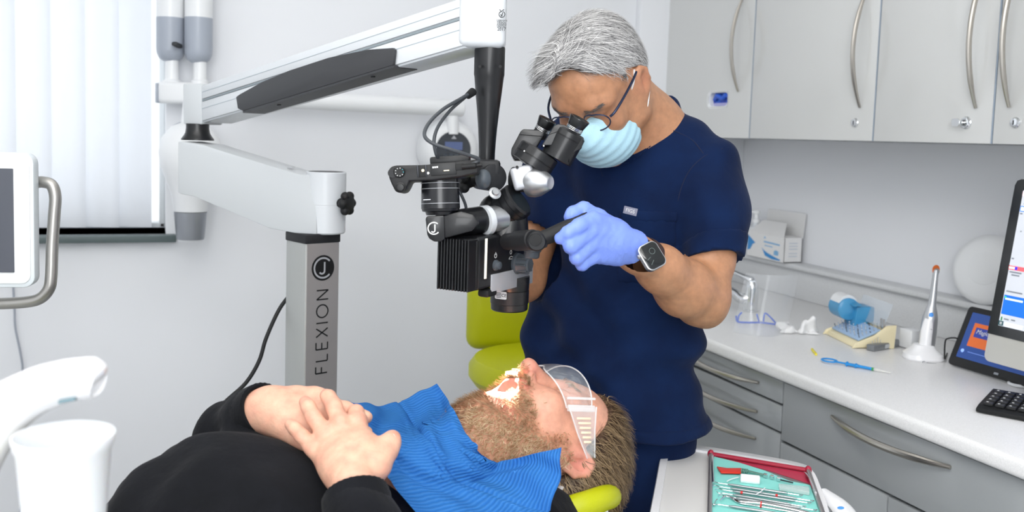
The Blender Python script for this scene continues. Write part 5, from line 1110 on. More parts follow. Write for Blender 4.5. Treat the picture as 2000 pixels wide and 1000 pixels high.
obj('wall_bracket', rbox((U(352, 182, 2.82)+np.array([0, .04, 0])), (.07, .10, .05), I3, .01), M_xw, xr)
r0_ = 17.5*PX(2.97)
xr2 = thing('xray_control', 'white horizontal wall arm with a round control panel behind the microscope', 'x-ray unit', (.87, YB, 1.3))
q0, q1 = ON(470, 190, 1, 2.99), ON(905, 212, 1, 2.99); qd = nrm(q1-q0); Lq = np.linalg.norm(q1-q0)
obj('wall_arm', lathe(q0, qd, [(0, r0_), (Lq-.012, r0_), (Lq-.003, r0_*.93), (Lq, r0_*.75)], 32), M_xw, xr2)
obj('arm_joint', cyl(ON(884, 226, 1, 2.99), ON(884, 262, 1, 2.99), 12*PX(2.97)), M_xw, xr2)
pc_ = ON(885, 292, 1, 2.985)
obj('housing', lathe(pc_+np.array([0, .10, 0]), (0, -1, 0), [(0, .098), (.05, .098), (.08, .092), (.095, .078), (.10, .062), (.101, .0)], 48), M_xw, xr2)
dsc = [(pc_[0]+a*.059, pc_[1]-.0015, pc_[2]+b*.059) for a, b in arc(0, 0, 1, -35, 215, 40)]
pnl = obj('panel', prism(dsc, (0, -.004, 0), 0), mat('dark panel', '2b3138', .25, coat=.4), xr2)
obj('display', rbox((pc_[0], pc_[1]-.0062, pc_[2]+.012), (.060, .001, .026), I3, 0), mat('blue grey display', '56648c', .3, emit=.12), pnl)
obj('panel_keys', merge(*[rbox((pc_[0]-.028+.019*i, pc_[1]-.0062, pc_[2]-.018), (.012, .001, .008), I3, .0004, 1) for i in range(4)]), mat('panel key grey', '3d4650', .4), pnl)
obj('panel_mark', prism([(pc_[0]-.009, pc_[1]-.0058, pc_[2]+.035), (pc_[0]+.009, pc_[1]-.0058, pc_[2]+.035), (pc_[0], pc_[1]-.0058, pc_[2]+.046)], (0, -.0006, 0), 0), M_silp, pnl)
# ================================================================== left foreground: monitor, spittoon tap, cup
mn = thing('monitor', 'flat white framed monitor with a bent metal tube handle at the left edge', 'monitor', U(-120, 1200, 1.62)*np.array([1, 1, 0]))
RM = axes(HR*.985+HF*.17, ZZ); RM = np.array([RM[:, 0], RM[:, 1], RM[:, 2]]).T; dm = 1.60
mc = U(72, 430, dm)-RM[:, 0]*.215; M_mon = mat('pale monitor shell', 'd9e0e4', .35)
hgt = 262*PX(dm)
obj('shell', plate(mc, RM, .43, hgt, .028, .018, .004), M_mon, mn)
obj('front_rim', plate(mc+RM[:, 2]*.0142, RM, .418, hgt-.014, .003, .015, .001), M_white, mn)
obj('screen', plate(mc+RM[:, 2]*.0165, RM, .368, 201*PX(dm), .002, .001), mat('switched off screen', '53565f', .3), mn)
hp = cr([U(70, 356, dm+.02), U(86, 356, dm+.02), U(101, 362, dm+.02), U(108, 384, dm+.02), U(106, 420, dm+.02), U(102, 480, dm+.02), U(100, 540, dm+.02), U(95, 565, dm+.02), U(78, 583, dm+.02), U(50, 590, dm+.02), U(0, 593, dm+.02), U(-90, 596, dm+.02), U(-200, 600, dm+.03)], 6)
obj('tube_handle', tube(hp, 11.5*PX(dm), 16), mat('satin steel tube', 'a8a6a2', .35, .8), mn)
mb = mc-RM[:, 0]*.08-RM[:, 2]*.05
obj('stand_pole', cyl((mb[0], mb[1], .03), (mb[0], mb[1], mb[2]+.02), .022), M_alu, mn); obj('stand_foot', lathe((mb[0], mb[1], 0), ZZ, [(0, .2), (.02, .2), (.03, .18), (.032, .03)], 40), M_white, mn); obj('mount', rbox(mc-RM[:, 0]*.08-RM[:, 2]*.03, (.08, .08, .05), RM, .006), M_blackp, mn)
M_gloss = mat('glossy white plastic', 'f6f6f8', .2, coat=.4)
sp_ = thing('spittoon_unit', 'white dental spittoon column with a thick curved water spout', 'spittoon', U(60, 1200, .80)*np.array([1, 1, 0]))
pts = [U(-95, 1010, .80), U(-60, 900, .79), U(-5, 815, .78), U(60, 768, .77), U(120, 746, .76), U(165, 738, .755), U(183, 738, .752), U(190, 739, .752), U(194, 741, .752), U(195.5, 742, .752)]
obj('spout', tube(cr(pts, 6), [.026, .025, .0235, .0195, .0175, .0165, .0155, .0135, .009, .003], 24), M_gloss, sp_)
for t_ in (168, 178): obj('spout_groove', ring(U(t_, 738, .7535), nrm(U(190, 739, .752)-U(165, 738, .755)), .0162, .0006, 30, 6), M_gloss, sp_)
obj('outlet', rbox(U(134, 781, .748), (.014, .008, .003), np.array([nrm(RT+UP*.2), -FW, UP]).T, .001), mat('dark slot', '6f8890', .5), sp_)
cpos = U(125, 848, .75); ch_ = .092
cb_ = cpos-np.array([0, 0, ch_])
obj('cup_shelf', lathe((cb_[0], cb_[1], cb_[2]-.022), ZZ, [(0, .045), (.008, .058), (.018, .0595), (.021, .056), (.0215, .0)], 48), M_gloss, sp_)
obj('pedestal', merge(cyl((cb_[0]-.02, cb_[1]-.02, 0), (cb_[0]-.02, cb_[1]-.02, cb_[2]-.02), .04), cyl((cb_[0]-.08, cb_[1]-.06, 0), (cb_[0]-.08, cb_[1]-.06, cb_[2]+.02), .03)), M_gloss, sp_)
p_ = pts[0]; obj('spout_root', cyl((p_[0], p_[1], .6), (p_[0], p_[1], p_[2]+.005), .028), M_gloss, sp_)
M_cup = mat('translucent white plastic cup', 'f4f6f8', .35, alpha=.93, sss=.2)
prof = [(.0005, .002), (.0005, .027), (0, .0285), (.004, .029), (ch_-.012, .0350), (ch_-.010, .0365), (ch_-.002, .0383), (ch_, .0380), (ch_+.0002, .0368), (ch_-.006, .0355), (ch_-.014, .0338), (.006, .0275), (.005, .002)]
obj('drinking_cup', lathe((cb_[0], cb_[1], cb_[2]), ZZ, prof, 56), M_cup, label='white plastic drinking cup standing under the curved spout', cat='cup')
obj('wall_cable', tube(cr([ON(20, 472, 1, 3.085), ON(24, 530, 1, 3.085), ON(28, 600, 1, 3.085), ON(30, 640, 1, 3.085), ON(40, 690, 1, 3.085), ON(44, 730, 1, 3.085), ON(36, 810, 1, 3.085), ON(40, 900, 1, 3.085), ON(48, 950, 1, 3.085), ON(36, 1020, 1, 3.085), ON(34, 1100, 1, 3.085)], 6), .003, 8), mat('grey flex', 'a7adb8', .5), label='thin grey cable hanging down the wall behind the monitor', cat='cable')
# ================================================================== stool
st = thing('stool', 'lime green padded stool with backrest behind the dentist', 'stool', np.array([*U(1065, 715, 2.42)[:2], 0]))
sc_ = U(1065, 722, 2.42); sb = st.location
obj('seat', lathe((sc_[0], sc_[1], sc_[2]-.045), ZZ, [(0, .15), (.006, .178), (.03, .196), (.055, .196), (.075, .182), (.086, .14), (.089, .0)], 52), M_lime, st)
Rs = axes(HR*.96+HF*.25, ZZ)
obj('backrest', rbox(U(1020, 607, 2.60), (.31, .205, .07), Rs, .034, 5), M_lime, st)
obj('back_bar', tube(cr([U(1035, 640, 2.64), U(1036, 720, 2.66), U(1045, 775, 2.60), U(1065, 785, 2.45)], 6), .012, 10), M_alu, st)
obj('gas_lift', cyl((sc_[0], sc_[1], .08), (sc_[0], sc_[1], sc_[2]-.04), .026), M_alu, st)
for k in range(5):
    th = 2*pi*k/5; e = np.array([cos(th), sin(th), 0])*.24; obj('foot', tube([(sc_[0], sc_[1], .10), (sc_[0]+e[0], sc_[1]+e[1], .07)], [.022, .014], 10), M_alu, st); obj('castor', cyl((sc_[0]+e[0]-.01, sc_[1]+e[1], .027), (sc_[0]+e[0]+.01, sc_[1]+e[1], .027), .027), M_rub, st)
# ================================================================== things on the worktop
Z0 = ZW+.0005; W = lambda x, y, dz=0: ON(x, y, 2, Z0+dz)
YA = np.array([0, 1., 0]); XA = np.array([1., 0, 0])
def AT(x, y, p): return U(x, y, float((np.asarray(p)-CAM)@FW))      # pixel at the distance of p
# tap
tb_ = W(1466, 608); tp = thing('mixer_tap', 'chrome mixer tap with raised lever beside the dentist elbow', 'tap', tb_)
obj('body', lathe(tb_, ZZ, [(0, .024), (.006, .024), (.008, .021), (.075, .0205), (.085, .019), (.095, .014)], 32), M_chrome, tp)
obj('spout', tube(cr([tb_+ZZ*.045, AT(1448, 583, tb_), AT(1430, 570, tb_), AT(1405, 566, tb_), AT(1385, 572, tb_)], 6), [.017, .0165, .0145, .013, .012], 18), M_chrome, tp)
obj('lever', tube(cr([tb_+ZZ*.088, AT(1468, 547, tb_), AT(1452, 540, tb_), AT(1425, 528, tb_), AT(1400, 518, tb_)], 5), [.014, .012, .008, .0055, .005], 14), M_chrome, tp)
# pump bottles on the ledge
M_bott = mat('frosted bottle', 'e6ebf0', .3, alpha=.85); M_lbl = mat('blue label', '3f97d6', .5)
def pump(x, y, lab, s=1):
    b = ON(x, y, 0, 2.045); b[2] = zl+.0185; t = thing('pump_bottle', lab, 'bottle', b, group='pump bottles on the ledge')
    obj('bottle', lathe(b, ZZ, [(0, .026), (.003, .029), (.085*s, .029), (.1*s, .024), (.108*s, .012), (.118*s, .012)], 28), M_bott, t); obj('label', lathe(b+ZZ*.045, ZZ, [(0, .0294), (.028, .0294)], 28, cap=False), M_lbl, t)
    obj('pump_head', merge(lathe(b+ZZ*.118*s, ZZ, [(0, .014), (.012, .014), (.014, .008), (.03, .007), (.032, .012), (.042, .013), (.046, .009)], 20), tube([b+ZZ*(.118*s+.038), b+ZZ*(.118*s+.038)-XA*.03+YA*.012], [.006, .004], 10)), M_white, t)
pump(1474, 480, 'clear pump bottle with blue label behind the open carton', 1.0); pump(1452, 476, 'clear pump bottle half hidden by the dentist sleeve', 1.0)
# carton
cn = ON(1529, 513.5, 2, zl+.0185); x0, y0 = cn[0]+.002, cn[1]; bl_, bw2, bh = .215, 2.085-x0, .083; zc = zl+.0185
ct = thing('glove_carton', 'open white carton with blue swoosh print standing on the ledge', 'carton', (x0+bw2/2, y0+bl_/2, zc)); M_card = mat('white card', 'e6e6e6', .6); t_ = .0025
obj('carton_body', merge(ab(x0, x0+t_, y0, y0+bl_, zc, zc+bh, 0), ab(x0+bw2-t_, x0+bw2, y0, y0+bl_, zc, zc+bh, 0), ab(x0, x0+bw2, y0, y0+t_, zc, zc+bh, 0), ab(x0, x0+bw2, y0+bl_-t_, y0+bl_, zc, zc+bh, 0), ab(x0, x0+bw2, y0, y0+bl_, zc, zc+t_, 0)), M_card, ct)
obj('flap', prism([(x0+bw2-.001, y0, zc+bh), (x0+bw2-.001, y0+bl_, zc+bh), (x0+bw2+.008, y0+bl_, zc+bh+.085), (x0+bw2+.008, y0, zc+bh+.085)], (.002, 0, 0), 0), M_card, ct)
obj('flap', prism([(x0, y0+.005, zc+bh), (x0, y0+bl_, zc+bh), (x0+.05, y0+bl_-.02, zc+bh+.045), (x0+.05, y0+.06, zc+bh+.045)], (.001, 0, .002), 0), M_card, ct)
obj('flap', prism([(x0, y0, zc+bh), (x0+bw2, y0, zc+bh), (x0+bw2-.01, y0+.045, zc+bh+.004), (x0+.02, y0+.045, zc+bh+.004)], (0, 0, .002), 0), M_card, ct)
RFc = np.array([-YA, ZZ, -XA]).T; fc = np.array([x0-.0004, y0+bl_, zc]); M_blu = mat('print blue', '3c8fd0', .5)
FP = lambda pts: prism([fc+RFc[:, 0]*a+RFc[:, 1]*b for a, b in pts], -XA*.0005, 0)
obj('swoosh', merge(FP([(.09, .038)]+[(.09+.105*t, .038-.030*t**.6) for t in np.linspace(.1, 1, 8)]+[(.195, .004), (.15, .004), (.11, .012)]), FP([(.004, .02), (.004, .075), (.05, .05), (.035, .045), (.02, .025)])), M_blu, ct)
obj('carton_print', merge(FP([(.10, .058), (.19, .055), (.19, .060), (.10, .063)]), FP([(.098, .072), (.104, .080), (.110, .072)]), FP([(.16, .02), (.185, .02), (.185, .034), (.172, .038), (.16, .034)]), FP([(.105, .046), (.15, .045), (.15, .048), (.105, .049)])), mat('print pale blue', '7fb3dc', .5), ct)
obj('side_print', merge(*[ab(x0+.02, x0+bw2-.02, y0-.0008, y0-.0002, zc+z_, zc+z_+.003, 0) for z_ in (.02, .03, .045, .055, .065)]), mat('print grey', 'c3cbd6', .5), ct)
# face shield: clear visor on blue spectacle frame
fsb = W(1480, 632); fsd = thing('face_shield', 'clear face shield with a thin blue spectacle frame lying beside the tap', 'face shield', fsb); M_bluef = mat('blue frame plastic', '2d62d8', .35)
a0, a1, a2 = W(1440, 624, .005), W(1478, 632, .006), W(1518, 634, .005)
obj('frame_bar', tube(cr([W(1438, 618, .012), W(1441, 628, .005), W(1460, 630, .006), W(1484, 630, .007), W(1504, 632, .006), W(1518, 634, .004)], 5), .0028, 8), M_bluef, fsd)
obj('temple', tube(cr([W(1441, 628, .005), AT(1443, 617, a0), AT(1449, 610, a0)], 4), .0026, 8), M_bluef, fsd)
obj('temple', tube(cr([W(1518, 634, .005), AT(1504, 619, a2), AT(1494, 612, a2), AT(1491, 628, a1)], 4), .0024, 8), M_bluef, fsd)
obj('nose_bridge', tube(cr([AT(1478, 613, a1), AT(1482, 626, a1), W(1484, 631, .006)], 4), .0022, 8), M_bluef, fsd)
vsr = []; fsr = []; b0_ = W(1432, 648); b1_ = W(1536, 650)
for i in range(15):
    t = i/14; base = b0_+(b1_-b0_)*t; bulge = -(XA*.02+YA*.05)*(1-(2*t-1)**2); 
    for z_ in (0, .2): vsr.append(base+bulge*(1 if z_ == 0 else .7)+ZZ*z_*.82+(XA*.03 if z_ else 0))
for i in range(14): fsr.append((2*i, 2*i+2, 2*i+3, 2*i+1))
bmv = tobm(vsr, fsr); bmesh.ops.solidify(bmv, geom=bmv.faces[:], thickness=.0006); obj('visor', bmv, clear('clear visor film', 'f6faff', .2), fsd)
# crumpled tissue
tc_ = W(1560, 650); tf_ = Field(tc_-np.array([.09, .09, .01]), tc_+np.array([.11, .11, .08]), .004); r9 = np.random.default_rng(21)
for (x, y, x2, y2, r) in ((1530, 650, 1560, 655, .012), (1555, 656, 1585, 640, .013), (1575, 648, 1600, 650, .008), (1525, 642, 1545, 640, .012), (1570, 640, 1588, 628, .010), (1555, 660, 1578, 660, .007)):
    p, q = AT(x, y, tc_), AT(x2, y2, tc_); tf_.op(Q.box((p+q)/2, (np.linalg.norm(q-p)+.01, .045, r), axes(q-p, r9.normal(0, 1, 3)), .004), tf_.lo, tf_.lo+(tf_.N-1)*tf_.h, '+', .008)
tf_.all(lambda f, x, y, z: f+.003*np.sin(x*160+2*np.sin(y*90))+.003*np.sin(y*150+z*120+2*np.sin(x*70)))
tf_.op(Q.plane((0, 0, Z0), -ZZ), tf_.lo, tf_.lo+(tf_.N-1)*tf_.h, 'x', .001); fobj('crumpled_tissue', tf_, mat('white tissue', 'f3f3f3', .9, bump=.4, bscale=180), None, 1, label='crumpled white tissue beside the cream bur organiser', cat='tissue')
# cream bur organiser
bo = thing('bur_organiser', 'cream bur organiser with blue dispenser and clear lid full of small burs', 'organiser', W(1675, 665)); M_cream = mat('cream plastic', 'eee2bd', .4)
L_, Ff, Rr = W(1613, 653), W(1668, 680), W(1737, 668); 
ux = nrm((Ff-L_)*np.array([1, 1, 0])); uy = np.array([-ux[1], ux[0], 0]); uy = uy if uy@(Rr-Ff) > 0 else -uy; lx = np.linalg.norm(Ff-L_); ly = .105; Ro = np.array([ux, uy, ZZ]).T
O_ = lambda a, b, c: L_+ux*a+uy*b+ZZ*c
obj('base', prism([O_(lx, -.004, 0), O_(lx, .02, .012), O_(lx, ly, .050), O_(lx, ly, .0)] if False else [O_(0, 0, 0), O_(0, .006, .012), O_(0, ly, .048), O_(0, ly, 0)], ux*lx, .003), M_cream, bo)
for a in (.0, lx): obj('side_cheek', prism([O_(a, -.008, 0), O_(a, .0, .014), O_(a, .05, .034), O_(a, ly*.8, .060), O_(a, ly+.005, .062), O_(a, ly+.002, .0), O_(a, .03, .004)], ux*.005*(1 if a > 0 else -1), .0015), M_cream, bo)
slp = nrm(uy*(ly-.006)+ZZ*.036); nsl = np.cross(ux, slp); nsl = nsl if nsl[2] > 0 else -nsl
obj('bur_tray', prism([O_(.008, .014, .0165), O_(lx-.008, .014, .0165), O_(lx-.008, ly-.03, .0425), O_(.008, ly-.03, .0425)], nsl*.006, .001), mat('pale blue tray', 'a9c4e4', .4), bo)
rb_ = np.random.default_rng(3); 
for i in range(7):
    for j in range(8):
        b = O_(.014+i*(lx-.028)/6, .022+j*.0105, .0185+j*.0028)+nsl*.004; hh_ = .010+.006*rb_.random(); obj('bur', merge(cyl(b, b+nsl*hh_, .0011, n=6), ell(b+nsl*hh_, (.0018, .0018, .0026), I3, 6, 4)), M_chrome if (i+j) % 3 else mat('dark bur steel', '6f7681', .3, .8), bo)
obj('clear_lid', prism([O_(.004, ly-.028, .052), O_(lx-.004, ly-.028, .052), O_(lx-.004, ly-.005, .115), O_(.004, ly-.005, .115)], uy*.0015, 0), clear('clear lid plastic', 'dce8f4', .25), bo)
obj('brass_burs', merge(*[cyl(O_(lx-.02-.007*k, ly-.018+.004*(k % 2), .05), O_(lx-.02-.007*k, ly-.018+.004*(k % 2), .072), .0028, n=8) for k in range(4)]), mat('brass', 'a98a5a', .35, .9), bo)
M_bt = mat('translucent blue plastic', '4aa3d6', .25, alpha=.8); dpc = AT(1648, 600, O_(.03, ly*.7, 0))
obj('dispenser_drum', lathe(dpc-ux*.035, ux, [(0, .024), (.004, .030), (.066, .030), (.07, .024)], 32), M_bt, bo)
obj('dispenser_foot', prism([O_(.002, ly*.45, .03), O_(.002, ly*.98, .05), O_(.002, ly*.98, .09), O_(.002, ly*.5, .09)], ux*.066, .004), M_bt, bo)
obj('tissue_roll', lathe(dpc-ux*.030+ZZ*.012, ux, [(0, .026), (.055, .026)], 28), M_white, bo)
obj('dispenser_lip', prism([dpc+ux*.03+ZZ*.015, dpc+ux*.062+ZZ*.012, dpc+ux*.062+uy*.02+ZZ*.016, dpc+ux*.03+uy*.02+ZZ*.02], ZZ*.002, 0), M_bt, bo)
# small metal bur block
q0_, q1_ = W(1706, 687), W(1763, 676); bd_ = nrm(q1_-q0_); Rbb = axes(bd_, np.cross(ZZ, bd_)); bb = thing('bur_block', 'small grey metal block of upright burs in front of the white cube', 'bur stand', (q0_+q1_)/2)
obj('block', rbox((q0_+q1_)/2+np.cross(ZZ, bd_)*.010+ZZ*.008, (np.linalg.norm(q1_-q0_), .022, .016), Rbb, .002), mat('grey metal', '8d9094', .4, .6), bb)
obj('label_strip', rbox((q0_+q1_)/2-np.cross(ZZ, bd_)*.0015+ZZ*.008, (.035, .0006, .010), Rbb, 0), mat('pale grey label', 'c3c6ca', .5), bb)
for k in range(7): b = q0_+bd_*(.008+.0125*k)+np.cross(ZZ, bd_)*.010+ZZ*.016; obj('bur', cyl(b, b+ZZ*(.009+.004*(k % 3)), .0010, n=6), M_chrome, bb)
# white cube
cw = W(1785, 683); Rcu = axes(HR*.93+HF*.36, ZZ); obj('white_cube', rbox(cw+ZZ*.026+HF*.02, (.044, .05, .044), Rcu, .004, 3), M_white, label='small white plastic cube beside the curing light dock', cat='box')
# curing light on its dock
dk_ = W(1812, 706)+HF*.03; cl_ = thing('curing_light', 'slim silver and white curing light with orange tip standing in a white dock', 'curing light', dk_)
vs = []; fs = []; sect = [(0, .046, .040), (.004, .048, .042), (.014, .046, .040), (.026, .030, .028), (.036, .022, .022), (.038, .010, .010)]; n_ = 32
for z_, a, b in sect:
    for k in range(n_): t = 2*pi*k/n_; e = lambda v: math.copysign(abs(v)**.75, v); vs.append(dk_+HR*a*e(cos(t))+HF*b*e(sin(t))+ZZ*z_)
for i in range(len(sect)-1):
    for k in range(n_): fs.append((i*n_+k, i*n_+(k+1) % n_, (i+1)*n_+(k+1) % n_, (i+1)*n_+k))
fs += [tuple(range(n_))[::-1], tuple(range((len(sect)-1)*n_, len(sect)*n_))]
dko = obj('dock', tobm(vs, fs), M_gloss, cl_)
c0, c1, c2, c3 = AT(1809, 678, dk_), AT(1817, 620, dk_), AT(1823, 572, dk_), AT(1828, 528, dk_)
obj('handpiece', tube(cr([c0, (c0+c1)/2, c1, (c1+c2)/2, c2, c3], 5), [.019, .0195, .018, .0100, .0080, .0066], 24), M_sil, cl_)
obj('front_cover', tube(cr([AT(1804, 684, dk_)-HF*.006, AT(1809, 645, dk_)-HF*.006, AT(1813, 622, dk_)-HF*.006], 5), [.0155, .0155, .012], 18), M_gloss, cl_)
obj('blue_button', ell(AT(1815, 618, dk_)-HF*.011, (.008, .006, .013), axes(HR, HF)), mat('button blue', '4f9bee', .4), cl_)
obj('cover_mark', strokes([arc(0, 0, .0028, 30, 330, 14), [(.0, .0), (.0, -.02)]], AT(1811, 642, dk_)-HF*.0205, np.array([HR, ZZ, -HF]).T, .0009, .0003), M_logo, cl_)
obj('dock_mark', strokes([arc(0, 0, .003, 30, 330, 14), [(.006, 0), (.030, -.001)], [(.006, -.006), (.022, -.007)]], AT(1790, 700, dk_)-HF*.043+ZZ*.0, np.array([nrm(HR*.95-HF*.2), nrm(ZZ*.9+HF*.3), nrm(-HF+ZZ*.3)]).T, .0012, .0003), mat('grey print', '7a7f86', .5), dko)
obj('orange_shield', lathe(AT(1829, 527, dk_)+HF*.004, nrm(HR*.4-HF*.9), [(0, .012), (.0015, .012)], 28), mat('orange shield', 'e8742a', .3, alpha=.9), cl_)
obj('tip', lathe(AT(1828, 530, dk_), nrm(HR*.3-HF+ZZ*.1), [(-.004, .0075), (.004, .0075), (.005, .006)], 18), M_sil, cl_)
# round white access point leaning on the wall
ap_ = ON(1935, 600, 0, 2.065); apn = nrm(-XA*.93+ZZ*.22-YA*.28); apc = np.array([2.052, 1.868, zl+.0185+.092])
ap = thing('wifi_disc', 'round white wireless disc leaning on the wall behind the computer', 'access point', (apc[0], apc[1], zl+.0185))
obj('shell', lathe(apc-apn*.012, apn, [(0, .075), (.004, .090), (.010, .0935), (.016, .090), (.022, .078), (.027, .052), (.029, .02), (.0292, .0)], 56), M_white, ap)
obj('centre_disc', lathe(apc+apn*.0145, apn, [(0, .044), (.0018, .044), (.0026, .042), (.0028, .0)], 44), M_white, ap)
# blue syringe, yellow cap
y0_, y1_ = W(1606, 701, .006), W(1735, 727, .004); sy = thing('etch_syringe', 'thin blue syringe with a finger ring lying on the worktop', 'syringe', W(1660, 712)); M_sb = mat('syringe blue', '2b93dd', .35)
sl = lambda t: y0_+(y1_-y0_)*t; sd_ = nrm(y1_-y0_); sn = nrm(np.cross(ZZ, sd_))
obj('finger_ring', tube([sl(.11)+(sd_*cos(t)*.018+sn*sin(t)*.016) for t in np.linspace(0, 2*pi, 24, endpoint=False)], .0022, 8, closed=True), M_sb, sy); obj('plunger', cyl(sl(.19), sl(.42), .0022, n=10), M_sb, sy)
obj('grip', merge(lathe(sl(.36), sd_, [(0, .004), (.004, .009), (.008, .005), (.022, .0055), (.026, .0085), (.028, .006), (.034, .005)], 14, sq=(1, .7))), M_sb, sy); obj('barrel', cyl(sl(.55), sl(.76), .0036, n=12), M_sb, sy)
obj('green_band', cyl(sl(.76), sl(.79), .0039, n=12), mat('green band', '3f9a58', .5), sy); obj('clear_nozzle', lathe(sl(.79), sd_, [(0, .0036), (.018, .003), (.04, .0012)], 12), clear('clear nozzle', 'f2f2ee', .5), sy)
obj('yellow_cap', tube(cr([W(1586, 682, .003), W(1590, 687, .003), W(1594, 692, .003)], 4), .0032, 8), mat('yellow plastic', 'f2e23a', .4), label='tiny yellow plastic cap on the worktop near the syringe', cat='cap')
# ------------------------------------------------------------------ tablet, computer, keyboard
tl0, tl1 = W(1853, 714), W(2000, 756); td_ = -YA; lean = nrm(XA*.38+ZZ*.925); tw, tH = .36, .15
Rt2 = np.array([td_, lean, np.cross(td_, lean)]).T; ts = np.cross(td_, lean); ts = -ts if ts[0] > 0 else ts; Rt2 = np.array([td_, lean, ts]).T
p3 = AT(1897, 603, tl0+lean*.17); tcn = tl0+td_*tw/2+lean*tH/2+ZZ*.004
tb2 = thing('touch_tablet', 'black touch screen tablet showing an orange square, propped behind the computer', 'tablet', tl0+td_*tw/2)
obj('shell', plate(tcn, Rt2, tw, tH, .012, .010, .002), M_blackp, tb2); obj('screen', plate(tcn+ts*.0066+lean*.004, Rt2, tw-.036, tH-.036, .0012, .001), mat('navy lit screen', '23407e', .25, emit=.35, emith='2a4f9c'), tb2)
TS = lambda a, b: tcn+ts*.0075+td_*(a-tw/2)+lean*(b-tH/2)
obj('orange_tile', rbox(TS(.066, .083), (.060, .058, .0006), Rt2, 0), mat('orange tile', 'c8622c', .3, emit=.4), tb2); obj('blue_tile', rbox(TS(.066, .090)+ts*.0005, (.042, .024, .0006), Rt2, .0), mat('blue tile', '2d3f96', .3, emit=.3), tb2)
obj('tile_print', merge(text('Magic', TS(.066, .092)+ts*.0011, Rt2, .015, .0002, shear=.25)), M_whiteprint, tb2)
obj('round_icon', lathe(TS(.030, .040), ts, [(0, .0045), (.0006, .0045)], 20), mat('pale icon', '8fb0f0', .4, emit=.5), tb2); obj('slider_line', rbox(TS(.09, .040), (.09, .0015, .0006), Rt2, 0), mat('pale line', '6f8fd8', .4, emit=.3), tb2)
obj('home_mark', rbox(TS(.14, .009), (.012, .005, .0006), Rt2, 0), mat('grey mark', '9aa0a8', .4), tb2); obj('prop', rbox(tcn-ts*.022+lean*.025, (.10, .05, .03), Rt2, .004), M_blackp, tb2)
XI = 1.70; ib = ON(1920, 703, 0, XI); ti = nrm(XA*.145+ZZ*.99); iw, ih = .53, .402; im_n = np.cross(-YA, ti); im_n = im_n if im_n[0] < 0 else -im_n; Ri = np.array([-YA, ti, im_n]).T
im = thing('desktop_computer', 'desktop computer with black bezel and silver chin on the worktop', 'computer', (XI+.1, ib[1]-iw/2, Z0))
IC = lambda a, b, o=0: ib+(-YA)*a+ti*b+im_n*o
M_imalu = mat('silver chin', 'd5d4d0', .35, .35)
obj('shell', plate(IC(iw/2, ih/2, -.006), Ri, iw, ih, .012, .014, .002), M_imalu, im); hc2 = .060
obj('bezel', prism([IC(a, b, .0002) for a, b in [(0, hc2), (iw, hc2), (iw, ih-.014), (iw-.004, ih-.004), (iw-.014, ih), (.014, ih), (.004, ih-.004), (0, ih-.014)]], im_n*.002, 0), mat('black glass bezel', '101316', .12, coat=.5), im)
SP = lambda a0_, a1_, b0_, b1_, h, nm, e=.3, lift=.0024: obj(nm, prism([IC(a, b, lift) for a, b in ((a0_, b0_), (a1_, b0_), (a1_, b1_), (a0_, b1_))], im_n*.0003, 0), mat('screen '+nm+h, h, .4, emit=e), scr)
scr = obj('screen', prism([IC(a, b, .0023) for a, b in ((.024, hc2+.022), (iw-.024, hc2+.022), (iw-.024, ih-.024), (.024, ih-.024))], im_n*.0003, 0), mat('lit desktop', 'd2d6de', .3, emit=.28), im)
s0, sT = .024, ih-.024
SP(s0, iw-.024, sT-.012, sT-.002, 'e6c9d2', 'title_bar', .7, .0028); SP(s0+.001, iw-.03, sT-.046, sT-.034, '3f7be6', 'menu_bar', .7, .0028); SP(s0+.003, iw-.03, sT-.044, sT-.036, 'e6ebf6', 'menu_text', .7, .0032)
SP(s0, iw-.03, .205, .214, 'e05a62', 'red_row', .75, .0028); SP(s0+.016, s0+.022, .206, .213, '3a3ad0', 'row_mark', .7, .0032); SP(s0, iw-.03, .216, .221, 'b9bec6', 'grey_row', .7, .0028)
for k in range(3): SP(s0+.001+.005*k, s0+.005+.005*k, .207, .212, 'f6e2e2', 'row_box', .75, .0032)
SP(s0+.002, iw-.03, .108, .150, '1763c6', 'blue_panel', .8, .0028); SP(s0+.006, s0+.05, .140, .144, 'd8ecff', 'panel_text', .8, .0032); SP(s0+.004, s0+.008, .143, .147, '3ad08a', 'panel_tick', .6, .0034)
SP(s0+.004, s0+.007, .094, .102, '1f7a3a', 'status_mark', .5, .0028); SP(s0, s0+.012, .083, .093, '1d4a52', 'start_button', .4, .0028); SP(s0+.016, s0+.06, .084, .092, 'e4e6ec', 'search_bar', .75, .0028)
for a, b, w in ((.004, .199, .03), (.010, .193, .02), (.003, .228, .006), (.003, .326, .006), (.012, .288, .003), (.005, .157, .04), (.012, .097, .012), (.03, .098, .01), (.008, .348, .01)): SP(s0+a, s0+a+w, b, b+.003, '7f858f', 'text_line', .35, .0031)
obj('windows_mark', merge(*[rbox(IC(s0+.0045+.003*i, .0865+.003*j, .0032), (.0024, .0024, .0003), Ri, 0) for i in (0, 1) for j in (0, 1)]), M_whiteprint, scr)
obj('stand', merge(prism([IC(iw/2-.09, .10, -.012), IC(iw/2+.09, .10, -.012), np.array([XI+.10, ib[1]-iw/2-.09, Z0+.004]), np.array([XI+.10, ib[1]-iw/2+.09, Z0+.004])], XA*.006, 0), ab(XI-.02, XI+.11, ib[1]-iw/2-.09, ib[1]-iw/2+.09, Z0, Z0+.005, .001)), M_imalu, im)
obj('white_ring', ring(W(1990, 750, .004), nrm(ZZ), .020, .0035, 36, 10), M_white, label='small white plastic ring lying in front of the tablet', cat='ring')
